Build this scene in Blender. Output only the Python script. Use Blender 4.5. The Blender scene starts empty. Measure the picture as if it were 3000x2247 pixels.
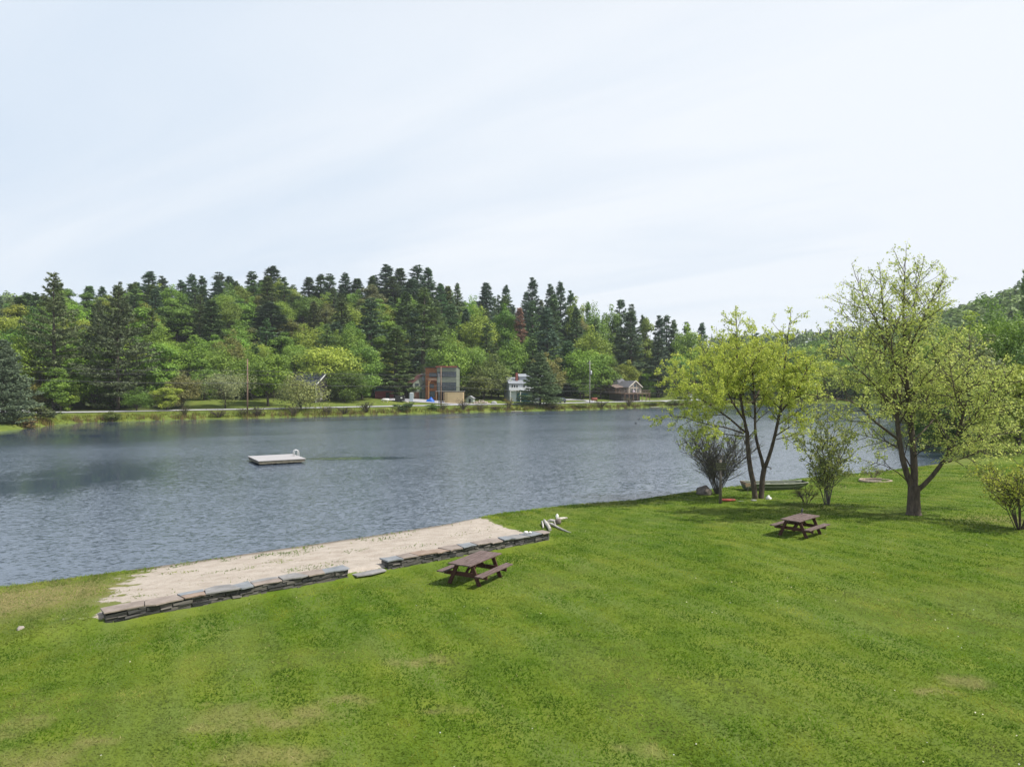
import bpy, math, random
import numpy as np
from mathutils import Vector, Matrix
sc = bpy.context.scene
COL = sc.collection
R = math.radians
rng = np.random.default_rng(7)
random.seed(7)

# ------------------------------------------------------------------ measuring
CAM_Z = 7.4          # metres above the pond
FPX, CX, CY = 2081.0, 1500.0, 1123.5

def W(px, py, d):
    """world point seen at photo pixel px,py at distance d along the view axis"""
    return Vector(((px - CX) / FPX * d, d, CAM_Z - (py - CY) / FPX * d))

# ------------------------------------------------------------------ mesh helpers
def link(o, parent=None):
    COL.objects.link(o)
    if parent is not None:
        o.parent = parent
    return o

def tag(o, label=None, cat=None, group=None, kind=None):
    if label: o['label'] = label
    if cat: o['category'] = cat
    if group: o['group'] = group
    if kind: o['kind'] = kind
    return o

def empty(name, loc=(0, 0, 0), rz=0.0, label=None, cat=None, group=None):
    o = bpy.data.objects.new(name, None)
    o.empty_display_size = 0.3
    o.location = loc
    o.rotation_euler = (0, 0, rz)
    link(o)
    return tag(o, label, cat, group)

def np_mesh(name, verts, faces, mat=None, smooth=False, rnd=None):
    """verts (N,3); faces (M,k) int array with constant k"""
    verts = np.asarray(verts, dtype=np.float32)
    faces = np.asarray(faces, dtype=np.int32)
    me = bpy.data.meshes.new(name)
    M, k = faces.shape
    me.vertices.add(len(verts)); me.vertices.foreach_set('co', verts.ravel())
    me.loops.add(M * k); me.loops.foreach_set('vertex_index', faces.ravel())
    me.polygons.add(M)
    me.polygons.foreach_set('loop_start', np.arange(M, dtype=np.int32) * k)
    me.polygons.foreach_set('loop_total', np.full(M, k, dtype=np.int32))
    if smooth:
        me.polygons.foreach_set('use_smooth', np.ones(M, dtype=bool))
    me.update(calc_edges=True)
    if rnd is not None:
        a = me.attributes.new('rnd', 'FLOAT', 'FACE')
        a.data.foreach_set('value', np.asarray(rnd, dtype=np.float32))
    if mat: me.materials.append(mat)
    return me

class MB:
    def __init__(s): s.v = []; s.f = []; s.sm = []
    def _add(s, vs, fs, smooth=False):
        n = len(s.v); s.v += [tuple(v) for v in vs]
        for f in fs: s.f.append(tuple(i + n for i in f)); s.sm.append(smooth)
    def box(s, x0, x1, y0, y1, z0, z1, M=None):
        vs = [Vector(p) for p in ((x0,y0,z0),(x1,y0,z0),(x1,y1,z0),(x0,y1,z0),(x0,y0,z1),(x1,y0,z1),(x1,y1,z1),(x0,y1,z1))]
        if M: vs = [M @ v for v in vs]
        s._add(vs, [(0,3,2,1),(4,5,6,7),(0,1,5,4),(1,2,6,5),(2,3,7,6),(3,0,4,7)]); return s
    def beam(s, p0, p1, w, h, up=(0, 0, 1)):
        p0 = Vector(p0); p1 = Vector(p1); t = (p1 - p0).normalized(); u = Vector(up)
        a = t.cross(u)
        if a.length < 1e-4: a = t.cross(Vector((0, 1, 0)))
        a.normalize(); b = a.cross(t).normalized()
        vs = []
        for p in (p0, p1):
            for sa, sb in ((-1,-1),(1,-1),(1,1),(-1,1)): vs.append(p + a*(sa*w/2) + b*(sb*h/2))
        s._add(vs, [(0,1,2,3),(7,6,5,4),(0,4,5,1),(1,5,6,2),(2,6,7,3),(3,7,4,0)]); return s
    def prism(s, pts, ext):
        """planar polygon pts (3D) extruded by vector ext"""
        n = len(pts); e = Vector(ext); P = [Vector(p) for p in pts]
        vs = P + [p + e for p in P]
        fs = [tuple(range(n))[::-1], tuple(range(n, 2*n))]
        for i in range(n):
            j = (i + 1) % n; fs.append((i, j, n + j, n + i))
        s._add(vs, fs); return s
    def tube(s, pts, rad, sides=8, cap=True, smooth=True):
        P = [Vector(p) for p in pts]; n = len(P)
        if not hasattr(rad, '__len__'): rad = [rad]*n
        vs = []
        ref = None
        for i, p in enumerate(P):
            t = (P[min(i+1, n-1)] - P[max(i-1, 0)]).normalized()
            if ref is None:
                ref = t.orthogonal().normalized()
            else:
                ref = (ref - t*ref.dot(t))
                ref = ref.normalized() if ref.length > 1e-5 else t.orthogonal().normalized()
            b = t.cross(ref)
            for k in range(sides):
                a = 2*math.pi*k/sides
                vs.append(p + (ref*math.cos(a) + b*math.sin(a))*rad[i])
        fs = []
        for i in range(n-1):
            for k in range(sides):
                k2 = (k+1) % sides
                fs.append((i*sides+k, i*sides+k2, (i+1)*sides+k2, (i+1)*sides+k))
        m = len(s.v)
        s._add(vs, fs, smooth)
        if cap:
            s._add([], [])
            s.f.append(tuple(m + k for k in range(sides))[::-1]); s.sm.append(False)
            s.f.append(tuple(m + (n-1)*sides + k for k in range(sides))); s.sm.append(False)
        return s
    def blob(s, c, r, seed=0, seg=10, rings=7, amp=.18, flat=None):
        c = Vector(c); rr = random.Random(seed)
        if not hasattr(r, '__len__'): r = (r, r, r)
        ph = [rr.uniform(0, 6.28) for _ in range(6)]
        vs = []
        for i in range(rings + 1):
            th = math.pi * i / rings
            for k in range(seg):
                a = 2*math.pi*k/seg
                d = Vector((math.sin(th)*math.cos(a), math.sin(th)*math.sin(a), math.cos(th)))
                n = 1 + amp*(math.sin(3*d.x+ph[0]) * math.sin(2.6*d.y+ph[1]) + .6*math.sin(5*d.z+4*d.x+ph[2]) + .4*math.sin(7*d.y+ph[3]))
                v = Vector((d.x*r[0]*n, d.y*r[1]*n, d.z*r[2]*n))
                if flat is not None: v.z = max(v.z, flat)
                vs.append(c + v)
        fs = []
        for i in range(rings):
            for k in range(seg):
                k2 = (k+1) % seg
                fs.append((i*seg+k, (i+1)*seg+k, (i+1)*seg+k2, i*seg+k2))
        s._add(vs, fs, True); return s
    def mesh(s, name, mat):
        me = bpy.data.meshes.new(name); me.from_pydata(s.v, [], s.f)
        me.polygons.foreach_set('use_smooth', s.sm)
        if mat: me.materials.append(mat)
        me.update(); return me
    def build(s, name, mat, parent=None, loc=None, rz=0, bevel=0):
        o = bpy.data.objects.new(name, s.mesh(name, mat)); link(o, parent)
        if loc is not None: o.location = loc
        o.rotation_euler = (0, 0, rz)
        if bevel:
            b = o.modifiers.new('bevel', 'BEVEL'); b.width = bevel; b.segments = 2; b.limit_method = 'ANGLE'
        return o

# ------------------------------------------------------------------ noise in numpy
_perm = np.random.default_rng(3).random((256, 256))
def vnoise(x, y):
    x = np.asarray(x, float); y = np.asarray(y, float)
    xi = np.floor(x).astype(int); yi = np.floor(y).astype(int)
    fx = x - xi; fy = y - yi
    fx = fx*fx*(3-2*fx); fy = fy*fy*(3-2*fy)
    g = lambda a, b: _perm[a & 255, b & 255]
    return (g(xi, yi)*(1-fx) + g(xi+1, yi)*fx)*(1-fy) + (g(xi, yi+1)*(1-fx) + g(xi+1, yi+1)*fx)*fy
def fbm(x, y, o=4):
    s = 0; a = .5; t = 0
    for i in range(o):
        s = s + a*vnoise(x*2**i + 17*i, y*2**i + 31*i); t += a; a *= .5
    return s/t
def sstep(a, b, x):
    t = np.clip((np.asarray(x, float) - a)/(b - a), 0, 1); return t*t*(3-2*t)

# ------------------------------------------------------------------ materials
def mat_new(name):
    m = bpy.data.materials.new(name); m.use_nodes = True
    nt = m.node_tree; nt.nodes.clear()
    return m, nt, nt.nodes, nt.links
def N(nodes, t, **kw):
    n = nodes.new(t)
    for k, v in kw.items():
        if k.startswith('i_'):
            key = k[2:].replace('_', ' ')
            n.inputs[key].default_value = v
        else: setattr(n, k, v)
    return n
def rgba(c): return (c[0], c[1], c[2], 1.0)

def simple(name, col, rough=.7, var=.25, scale=6.0, metal=0.0, bump=.0, bscale=40.0, stretch=(1,1,1), spec=.4, col2=None):
    """plain procedural surface: base colour mottled by noise, optional bump"""
    m, nt, nd, lk = mat_new(name)
    out = N(nd, 'ShaderNodeOutputMaterial'); p = N(nd, 'ShaderNodeBsdfPrincipled')
    p.inputs['Roughness'].default_value = rough; p.inputs['Metallic'].default_value = metal
    p.inputs['Specular IOR Level'].default_value = spec
    tc = N(nd, 'ShaderNodeTexCoord'); mp = N(nd, 'ShaderNodeMapping'); mp.inputs['Scale'].default_value = stretch
    lk.new(tc.outputs['Object'], mp.inputs['Vector'])
    n1 = N(nd, 'ShaderNodeTexNoise'); n1.inputs['Scale'].default_value = scale; n1.inputs['Detail'].default_value = 6; n1.inputs['Roughness'].default_value = .65
    lk.new(mp.outputs['Vector'], n1.inputs['Vector'])
    cr = N(nd, 'ShaderNodeValToRGB')
    c2 = col2 if col2 else tuple(min(1, c*(1+var)) for c in col)
    c1 = tuple(c*(1-var) for c in col)
    cr.color_ramp.elements[0].position = .3; cr.color_ramp.elements[0].color = rgba(c1)
    cr.color_ramp.elements[1].position = .7; cr.color_ramp.elements[1].color = rgba(c2)
    lk.new(n1.outputs['Fac'], cr.inputs['Fac']); lk.new(cr.outputs['Color'], p.inputs['Base Color'])
    if bump:
        n2 = N(nd, 'ShaderNodeTexNoise'); n2.inputs['Scale'].default_value = bscale; n2.inputs['Detail'].default_value = 4
        lk.new(mp.outputs['Vector'], n2.inputs['Vector'])
        b = N(nd, 'ShaderNodeBump'); b.inputs['Strength'].default_value = bump; b.inputs['Distance'].default_value = .03
        lk.new(n2.outputs['Fac'], b.inputs['Height']); lk.new(b.outputs['Normal'], p.inputs['Normal'])
    lk.new(p.outputs['BSDF'], out.inputs['Surface'])
    return m

def siding(name, col, pitch=.2, axis='Z', depth=.5, var=.12, rough=.7):
    """lap siding / boards: bump and thin dark joints from a saw wave"""
    m = simple(name, col, rough, var, 1.2)
    nt = m.node_tree; nd = nt.nodes; lk = nt.links
    p = next(n for n in nd if n.type == 'BSDF_PRINCIPLED'); tc = next(n for n in nd if n.type == 'TEX_COORD')
    w = N(nd, 'ShaderNodeTexWave', wave_type='BANDS', bands_direction=axis, wave_profile='SAW')
    w.inputs['Scale'].default_value = 1/pitch*.314; w.inputs['Distortion'].default_value = 0
    lk.new(tc.outputs['Object'], w.inputs['Vector'])
    b = N(nd, 'ShaderNodeBump'); b.inputs['Strength'].default_value = depth; b.inputs['Distance'].default_value = .03
    lk.new(w.outputs['Fac'], b.inputs['Height']); lk.new(b.outputs['Normal'], p.inputs['Normal'])
    return m

def leaf_mat(name, col, vary=.5, trans=.35, use_obj=False, rough=.55, hue2=None):
    """leaf: colour x per-leaf random, part of the light goes through the blade"""
    m, nt, nd, lk = mat_new(name)
    out = N(nd, 'ShaderNodeOutputMaterial')
    at = N(nd, 'ShaderNodeAttribute', attribute_name='rnd')
    mx = N(nd, 'ShaderNodeMix', data_type='RGBA', blend_type='MULTIPLY'); mx.inputs[0].default_value = 1
    if use_obj:
        oi = N(nd, 'ShaderNodeObjectInfo'); lk.new(oi.outputs['Color'], mx.inputs[6])
    else:
        mx.inputs[6].default_value = rgba(col)
    cr = N(nd, 'ShaderNodeValToRGB')
    e = cr.color_ramp.elements
    lo = 1-vary; hi = 1+vary
    h = hue2 or (1.12, 1.0, .75)
    e[0].position = 0; e[0].color = (lo*.9, lo, lo*1.05, 1)
    e[1].position = 1; e[1].color = (hi*h[0], hi*h[1], hi*h[2], 1)
    lk.new(at.outputs['Fac'], cr.inputs['Fac']); lk.new(cr.outputs['Color'], mx.inputs[7])
    p = N(nd, 'ShaderNodeBsdfPrincipled'); p.inputs['Roughness'].default_value = rough; p.inputs['Specular IOR Level'].default_value = .3
    t = N(nd, 'ShaderNodeBsdfTranslucent')
    s = N(nd, 'ShaderNodeMixShader'); s.inputs[0].default_value = trans
    lk.new(mx.outputs[2], p.inputs['Base Color']); lk.new(mx.outputs[2], t.inputs['Color'])
    lk.new(p.outputs['BSDF'], s.inputs[1]); lk.new(t.outputs['BSDF'], s.inputs[2]); lk.new(s.outputs['Shader'], out.inputs['Surface'])
    return m
# ------------------------------------------------------------------ the pond outline and the land
NEAR = [(-200,-110),(-60,-11),(-18.6,25.8),(-13.5,29.4),(-7.1,34.3),(-3.3,37.5),(-1,40),(3.45,43),(7.5,44.7),(12.4,48.5),(17,51.5),(23.6,55.7),(30.3,59),(34,61.7),(40,66)]
RIGHT = [(52,82),(75,115),(100,155),(125,205),(140,262)]
FAR = [(114,267),(90,256),(69,240),(43.5,219),(12.9,196),(-4.5,186.7),(-26.9,172),(-43,160),(-54.7,151.7),(-68.9,144.6),(-80.5,136),(-82.5,129),(-80,120),(-79.4,110),(-95,100),(-130,95),(-200,80)]
LAKE = np.array(NEAR + RIGHT + FAR, float)

def lake_dist(x, y):
    """distance to the shore line, positive on land"""
    x = np.asarray(x, float).ravel(); y = np.asarray(y, float).ravel()
    best = np.full(x.shape, 1e18); ins = np.zeros(x.shape, bool)
    n = len(LAKE)
    for i in range(n):
        ax, ay = LAKE[i]; bx, by = LAKE[(i+1) % n]
        dx, dy = bx-ax, by-ay
        t = np.clip(((x-ax)*dx + (y-ay)*dy)/(dx*dx+dy*dy), 0, 1)
        d = (x-ax-t*dx)**2 + (y-ay-t*dy)**2
        best = np.minimum(best, d)
        c = ((ay > y) != (by > y))
        with np.errstate(divide='ignore', invalid='ignore'):
            xx = (bx-ax)*(y-ay)/(by-ay) + ax
        ins ^= c & (x < xx)
    d = np.sqrt(best)
    return np.where(ins, -d, d)

# dry stone wall frame: origin, direction along it, direction to the water
WO = np.array((-11.2, 19.55)); WU = np.array((.770, .638)); WN = np.array((-.638, .770))
WALL1 = (0.0, 7.35); WALL2 = (8.85, 16.65)
def wall_sn(x, y):
    dx = np.asarray(x)-WO[0]; dy = np.asarray(y)-WO[1]
    return dx*WU[0]+dy*WU[1], dx*WN[0]+dy*WN[1]

CREST_PX = [-2500,-600, 0,100,200,300,420,560,700,800,900,1000,1130,1220,1290,1360,1420,1500,1560,1650,1700,1800,1900,2000,2100,2200,2350,2600,6000]
CREST_Y =  [1000,   930,885,862,848,848,842,842,832,820,832,832,806,806,832,850,846,855,845,868,900,925,955,975,1005,1050,1090,1110,1115]
def px_of(x, y): return CX + FPX*np.asarray(x)/np.maximum(np.asarray(y), 1.0)
DE = 100.0

def terrain(x, y):
    sh = np.shape(x); x = np.asarray(x, float).ravel(); y = np.asarray(y, float).ravel()
    d = lake_dist(x, y)
    # the near side: lawn and beach
    lawn = np.interp(d, [-40,-8,-2,0,.5,10,12,16,40,400],[-3,-1.3,-.32,0,.14,.67,.83,.97,1.25,2.0])
    sand = np.interp(d, [-40,-8,-2,0,9.4,12],[-3,-1.2,-.22,0,1.02,1.10])
    s, n = wall_sn(x, y)
    m = sstep(-.45, .55, n-0.05) * sstep(-3.2, -.2, s) * (1 - sstep(16.3, 18.3, s))
    near = lawn*(1-m) + sand*m
    near = near + .07*np.exp(-((s-8.5)/4.5)**2 - ((n+.5)/2.5)**2)*(1-m)
    near = near + np.where(d > 1, (fbm(x*.25+5, y*.25)-.5)*.16*np.clip((d-1)/5, 0, 1)*(1-m), 0)
    near = near + np.where(d > 1, (fbm(x*1.4+9, y*1.4, 3)-.5)*.05*(1-.4*m), 0)
    # the far and right banks
    e = d
    far = np.interp(e, [-40,-6,-1,0,.7,3,6,8,15,20,28,40],[-3,-1.5,-.4,0,.40,.9,1.4,1.5,1.55,2.0,2.95,3.6])
    far = far + np.where(e > 0, (fbm(x*.12, y*.12)-.5)*.5*np.clip(e/4, 0, 1)*(1-sstep(4.5, 7, e)*(1-sstep(16, 22, e))), 0)
    px = px_of(x, y)
    ytop = np.interp(px, CREST_PX, CREST_Y)
    rc = np.hypot(x, y); 
    Rc = 310.0
    ctheta = np.clip(y/np.maximum(rc, 1), .5, 1)
    zc = np.maximum(CAM_Z + (CY - ytop)/FPX*Rc*ctheta - 12.0, 4.2)
    q = (e - 40)/DE
    hill = np.where(q > 0, (zc-3.6)*np.where(q < 1, np.clip(q, 0, 1)**.92, 1-.22*(np.clip(q, 1, 4)-1)), 0)
    hill = hill * (1 + .10*(fbm(x*.02, y*.02)-.5))
    far = far + hill
    wf = np.where(x > 25, sstep(62, 84, y - .12*(x-25)), sstep(60, 84, y))
    z = near*(1-wf) + far*wf
    return z.reshape(sh)

def gz(x, y): return float(terrain(np.array([x]), np.array([y]))[0])
def ground_px(px, py, d0=8.0, d1=320.0):
    """where the ray through a photo pixel meets the land"""
    ds = np.geomspace(d0, d1, 1500)
    z = CAM_Z - (py-CY)/FPX*ds
    g = terrain((px-CX)/FPX*ds, ds)
    i = int(np.argmax(z <= g))
    if i == 0: i = 1
    a, b = z[i-1]-g[i-1], z[i]-g[i]
    t = a/(a-b) if a != b else 0
    d = ds[i-1] + (ds[i]-ds[i-1])*t
    x = (px-CX)/FPX*d
    return Vector((x, d, gz(x, d)))

def polar_grid(thetas, rs, zf, mask=None):
    T, Rr = np.meshgrid(thetas, rs, indexing='ij')
    x = Rr*np.sin(T); y = Rr*np.cos(T)
    z = zf(x, y)
    V = np.stack([x, y, z], -1).reshape(-1, 3)
    nt, nr = len(thetas), len(rs)
    idx = np.arange(nt*nr).reshape(nt, nr)
    F = np.stack([idx[:-1, :-1], idx[:-1, 1:], idx[1:, 1:], idx[1:, :-1]], -1).reshape(-1, 4)[:, ::-1]
    return V, F

th_front = np.radians(np.arange(-48, 48.01, .11))
th_l = np.radians(np.arange(-180, -48, 2.0)); th_r = np.radians(np.arange(50, 181, 2.0))
rs = np.concatenate([[0.05, 1.5, 3.0], np.geomspace(5.0, 520, 410)])
GV, GF = polar_grid(np.concatenate([th_l, th_front, th_r]), rs, terrain)

def ground_material():
    m, nt, nd, lk = mat_new('ground_soil_grass_sand')
    out = N(nd, 'ShaderNodeOutputMaterial'); p = N(nd, 'ShaderNodeBsdfPrincipled')
    p.inputs['Roughness'].default_value = .9; p.inputs['Specular IOR Level'].default_value = .15
    geo = N(nd, 'ShaderNodeNewGeometry')
    def noise(scale, detail=5, rough=.6, stretch=None, rot=0):
        n = N(nd, 'ShaderNodeTexNoise'); n.inputs['Scale'].default_value = scale; n.inputs['Detail'].default_value = detail; n.inputs['Roughness'].default_value = rough
        if stretch:
            mp = N(nd, 'ShaderNodeMapping', vector_type='TEXTURE'); mp.inputs['Scale'].default_value = stretch; mp.inputs['Rotation'].default_value = (0, 0, rot)
            lk.new(geo.outputs['Position'], mp.inputs['Vector']); lk.new(mp.outputs['Vector'], n.inputs['Vector'])
        else: lk.new(geo.outputs['Position'], n.inputs['Vector'])
        return n
    def ramp(src, stops):
        r = N(nd, 'ShaderNodeValToRGB'); el = r.color_ramp.elements
        while len(el) < len(stops): el.new(.5)
        for e, (pp, c) in zip(el, stops): e.position = pp; e.color = rgba(c) if len(c) == 3 else c
        lk.new(src, r.inputs['Fac']); return r.outputs['Color']
    def mix(f, a, b, bt='MIX'):
        x = N(nd, 'ShaderNodeMix', data_type='RGBA', blend_type=bt)
        if isinstance(f, (int, float)): x.inputs[0].default_value = f
        else: lk.new(f, x.inputs[0])
        for s, k in ((a, 6), (b, 7)):
            if isinstance(s, tuple): x.inputs[k].default_value = rgba(s)
            else: lk.new(s, x.inputs[k])
        return x.outputs[2]
    def math_(op, a, b=None):
        x = N(nd, 'ShaderNodeMath', operation=op)
        for k, s in enumerate((a, b)):
            if s is None: continue
            if isinstance(s, (int, float)): x.inputs[k].default_value = s
            else: lk.new(s, x.inputs[k])
        return x.outputs[0]
    att = lambda nme: N(nd, 'ShaderNodeAttribute', attribute_name=nme).outputs['Fac']
    # turf: broad patches, mower drift, fine blades
    big = noise(.22, 4, .55); mid = noise(.9, 5, .6); fine = noise(26, 3, .7); drift = noise(1.0, 4, .6, (5.5, 1.1, 1), R(-64))
    turf = ramp(mid.outputs['Fac'], [(.28, TURF[0]), (.5, TURF[1]), (.72, TURF[2])])
    turf = mix(ramp(big.outputs['Fac'], [(.35, (0,0,0)), (.7, (.75,.75,.75))]), turf, TURF[3])
    turf = mix(ramp(drift.outputs['Fac'], [(.46, (0,0,0)), (.66, (.75,.75,.75))]), turf, TURF[4])
    turf = mix(1.0, turf, ramp(fine.outputs['Fac'], [(.25, (.72,.72,.68)), (.75, (1.25,1.25,1.2))]), 'MULTIPLY')
    dry = noise(.42, 6, .7)
    dmask = math_('MULTIPLY', ramp(dry.outputs['Fac'], [(.60, (0,0,0)), (.76, (.8,.8,.8))]), att('dryness'))
    turf = mix(dmask, turf, (.24, .20, .085))
    turf = mix(att('worn'), turf, (.24, .195, .085))
    # sand
    sn = noise(1.6, 6, .65); sf = noise(45, 3, .7)
    sand = ramp(sn.outputs['Fac'], [(.3, (.36,.305,.25)), (.7, (.51,.45,.385))])
    sand = mix(1.0, sand, ramp(sf.outputs['Fac'], [(.3, (.78,.78,.78)), (.7, (1.15,1.15,1.15))]), 'MULTIPLY')
    litter = noise(3.2, 7, .75)
    sand = mix(ramp(litter.outputs['Fac'], [(.57, (0,0,0)), (.70, (.65,.65,.65))]), sand, (.17,.135,.08))
    edge = noise(1.3, 6, .7)
    smask = math_('ADD', att('sand'), math_('MULTIPLY', math_('SUBTRACT', edge.outputs['Fac'], .5), 2.2))
    smask = ramp(smask, [(.44, (0,0,0)), (.56, (1,1,1))])
    sm2 = math_('MULTIPLY', smask, att('sandmax'))
    col = mix(sm2, turf, sand)
    # wet margin
    col = mix(att('wet'), col, (.075,.06,.04))
    # far bank grass and forest floor
    bk = noise(.35, 6, .7)
    bank = ramp(bk.outputs['Fac'], [(.3, (.075,.115,.02)), (.5, (.13,.17,.03)), (.75, (.20,.21,.05))])
    col = mix(att('bank'), col, bank)
    fl = noise(.6, 5, .7)
    floor_ = ramp(fl.outputs['Fac'], [(.35, (.035,.03,.018)), (.65, (.05,.075,.02))])
    col = mix(att('forest'), col, floor_)
    col = mix(att('gravel'), col, ramp(sf.outputs['Fac'], [(.3, (.26,.25,.25)), (.7, (.42,.40,.39))]))
    lk.new(col, p.inputs['Base Color'])
    b = N(nd, 'ShaderNodeBump'); b.inputs['Strength'].default_value = .55; b.inputs['Distance'].default_value = .03
    bn = noise(34, 5, .75); bn2 = noise(5.5, 4, .65); lk.new(math_('ADD', bn.outputs['Fac'], math_('MULTIPLY', math_('MULTIPLY', bn2.outputs['Fac'], 3.5), sm2)), b.inputs['Height']); lk.new(b.outputs['Normal'], p.inputs['Normal'])
    lk.new(p.outputs['BSDF'], out.inputs['Surface'])
    return m

BLADE = [(.048,.112,.005), (.092,.168,.009), (.185,.230,.030)]
TURF = [(.044,.094,.005), (.082,.140,.009), (.142,.184,.020), (.152,.190,.025), (.120,.166,.036)]
gx, gy = GV[:, 0], GV[:, 1]
gd = lake_dist(gx, gy); gs, gn = wall_sn(gx, gy)
A_ground = dict()
beach = sstep(.0, .5, gn) * sstep(-2.0, 1.6, gs - .31*gn) * (1 - sstep(16.3, 17.2, gs - .30*gn)) * (gn < 14) * sstep(-3, -1, gd+3)
# the grassy tongue along the water at the left end of the beach
tongue = (1-sstep(.0, 5.0, gs)) * (1-sstep(.5, 1.8, gd))
A_ground['sand'] = beach*.98 - .8*tongue
A_ground['sandmax'] = (beach > .02).astype(float)
NEARW = np.where(gx > 25, sstep(62, 84, gy - .12*(gx-25)), sstep(60, 84, gy))
A_ground['wet'] = np.where(gd < 0, 1.0, (1-sstep(.15, 1.0, gd))*.7)*(1-NEARW) + NEARW*(1-sstep(0, .9, gd))*.9
A_ground['bank'] = NEARW
A_ground['forest'] = NEARW*sstep(30, 42, gd + 8*(fbm(gx*.05, gy*.05)-.5)) 
pxg = px_of(gx, gy)
A_ground['forest'] = np.maximum(A_ground['forest'], NEARW*sstep(15.5, 18, gd)*(1-sstep(520, 580, pxg))*(gx < 60))
A_ground['gravel'] = np.zeros_like(gx)
A_ground['dryness'] = np.full_like(gx, .22)
DRY = [(700,2085,.9,.30),(765,2072,.6,.22),(815,2108,.7,.25),(920,2068,.5,.30),(1010,2050,.6,.18),(640,2128,.6,.2),(760,2218,1.0,.28),(870,2198,.7,.2),(130,2215,.8,.3),(275,2168,.5,.2),(590,2058,.25,.1),(40,2120,.5,.3),(1240,1935,.6,.2),(2830,2010,.6,.2),(2740,2040,.4,.15),(1890,2215,.4,.15),(1330,2080,.5,.15)]
DRYP = []
for _px, _py, _a, _b in DRY:
    _d = FPX*(CAM_Z-1.02)/(_py-CY); DRYP.append(((_px-CX)/FPX*_d, _d, _a, _b))
def dry_field(x, y):
    f = np.zeros_like(x); wx = (fbm(x*1.7, y*1.7, 3)-.5)*1.1; wy = (fbm(x*1.7+40, y*1.7, 3)-.5)*.9
    for cx, cy, a, b in DRYP: f = np.maximum(f, np.exp(-(((x+wx-cx)/a)**2 + ((y+wy-cy)/(b*1.5))**2)))
    return .75*np.clip(sstep(.10, .95, f)*(.35+1.1*fbm(x*3.1, y*3.1, 3)), 0, 1)
# bare worn earth under the trees and the dry turf left of the beach
A_ground['worn'] = .75*np.exp(-((gx-24.5)/3.2)**2 - ((gy-33.2)/1.2)**2) + .35*np.exp(-((gx-16)/3)**2 - ((gy-38.5)/1.5)**2) + .65*np.exp(-((gx+15.5)/4)**2 - ((gy-22.8)/2.6)**2) + .3*(1-sstep(0, 4, gd))*(1-NEARW)
A_ground['worn'] = A_ground['worn'] + .6*dry_field(gx, gy) + .5*np.exp(-((gx+16.5)/3.5)**2 - ((gy-24)/2.6)**2)
A_ground['worn'] = np.clip(A_ground['worn'] * (.4+1.2*fbm(gx*.9, gy*.9)), 0, .85)
def seg_mask(x, y, pts, w):
    best = np.full(np.shape(x), 1e9)
    for (a, b) in zip(pts[:-1], pts[1:]):
        dx, dy = b[0]-a[0], b[1]-a[1]
        t = np.clip(((x-a[0])*dx+(y-a[1])*dy)/(dx*dx+dy*dy), 0, 1)
        best = np.minimum(best, np.hypot(x-a[0]-t*dx, y-a[1]-t*dy))
    return 1 - sstep(w*.8, w*1.1, best)

MAT_GROUND = ground_material()
gm = np_mesh('ground', GV, GF, MAT_GROUND, smooth=True)
for k, v in A_ground.items():
    a = gm.attributes.new(k, 'FLOAT', 'POINT'); a.data.foreach_set('value', np.asarray(v, np.float32))
ground = bpy.data.objects.new('ground', gm); link(ground); tag(ground, kind='structure')

# road along the far shore: a gravel ribbon, and two drives
ROADC = []
def far_curve(off):
    pts = []
    F = np.array(FAR[1:13][::-1], float)      # left to right
    for i in range(len(F)):
        a = F[max(i-1, 0)]; b = F[min(i+1, len(F)-1)]
        t = (b-a)/np.linalg.norm(b-a); n = np.array((-t[1], t[0]))
        pts.append(F[i] + n*off)
    return pts
def smooth_line(pts, n=160):
    P = np.array(pts, float); L = np.concatenate([[0], np.cumsum(np.linalg.norm(np.diff(P, axis=0), axis=1))])
    t = np.linspace(0, L[-1], n); Q = np.stack([np.interp(t, L, P[:, k]) for k in range(P.shape[1])], 1)
    for _ in range(6): Q[1:-1] = (Q[:-2] + 2*Q[1:-1] + Q[2:])/4
    return Q
ROADC = smooth_line([(-190, 135), (-110, 137)] + [p for p in far_curve(10.5)[2:]])
def ribbon(name, line, w, dz, mat):
    Q = np.asarray(line); t = np.gradient(Q, axis=0); t /= np.linalg.norm(t, axis=1)[:, None]
    n = np.stack([-t[:, 1], t[:, 0]], 1)
    cols = []
    for k, o in enumerate((-1, -.5, 0, .5, 1)):
        wob = 1 + .10*(vnoise(Q[:, 0]*.3 + 9*k, Q[:, 1]*.3)-.5)
        xy = Q + n*(o*w/2*wob[:, None]); cols.append(xy)
    V = []
    zs = [terrain(c[:, 0], c[:, 1]) for c in cols]
    for c, z in zip(cols, zs): V.append(np.column_stack([c, z + dz]))
    V = np.stack(V, 1); n0, m0 = V.shape[:2]
    idx = np.arange(n0*m0).reshape(n0, m0)
    Fc = np.stack([idx[:-1, :-1], idx[1:, :-1], idx[1:, 1:], idx[:-1, 1:]], -1).reshape(-1, 4)
    me = np_mesh(name, V.reshape(-1, 3), Fc[:, ::-1], mat, smooth=True)
    o = bpy.data.objects.new(name, me); link(o); return tag(o, kind='structure')
M_ROAD = simple('pale_gravel', (.40,.40,.41), .9, .15, 1.5, bump=.3, bscale=12)
ribbon('road', ROADC, 5.4, .12, M_ROAD)
def line_px(pts): return smooth_line([tuple(ground_px(a, b).xy) for a, b in pts], 40)
drv = ribbon('driveway', line_px([(1395,1187),(1330,1182),(1270,1177),(1200,1173),(1120,1170)]), 7.0, .16, simple('grey_gravel', (.36,.36,.38), .9, .18, 1.0, bump=.3, bscale=10))
ribbon('driveway', line_px([(1765,1181),(1720,1174),(1680,1172),(1640,1172)]), 3.4, .16, M_ROAD)
ribbon('driveway', line_px([(1960,1178),(1900,1175),(1850,1172),(1790,1168)]), 3.4, .16, M_ROAD)

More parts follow.
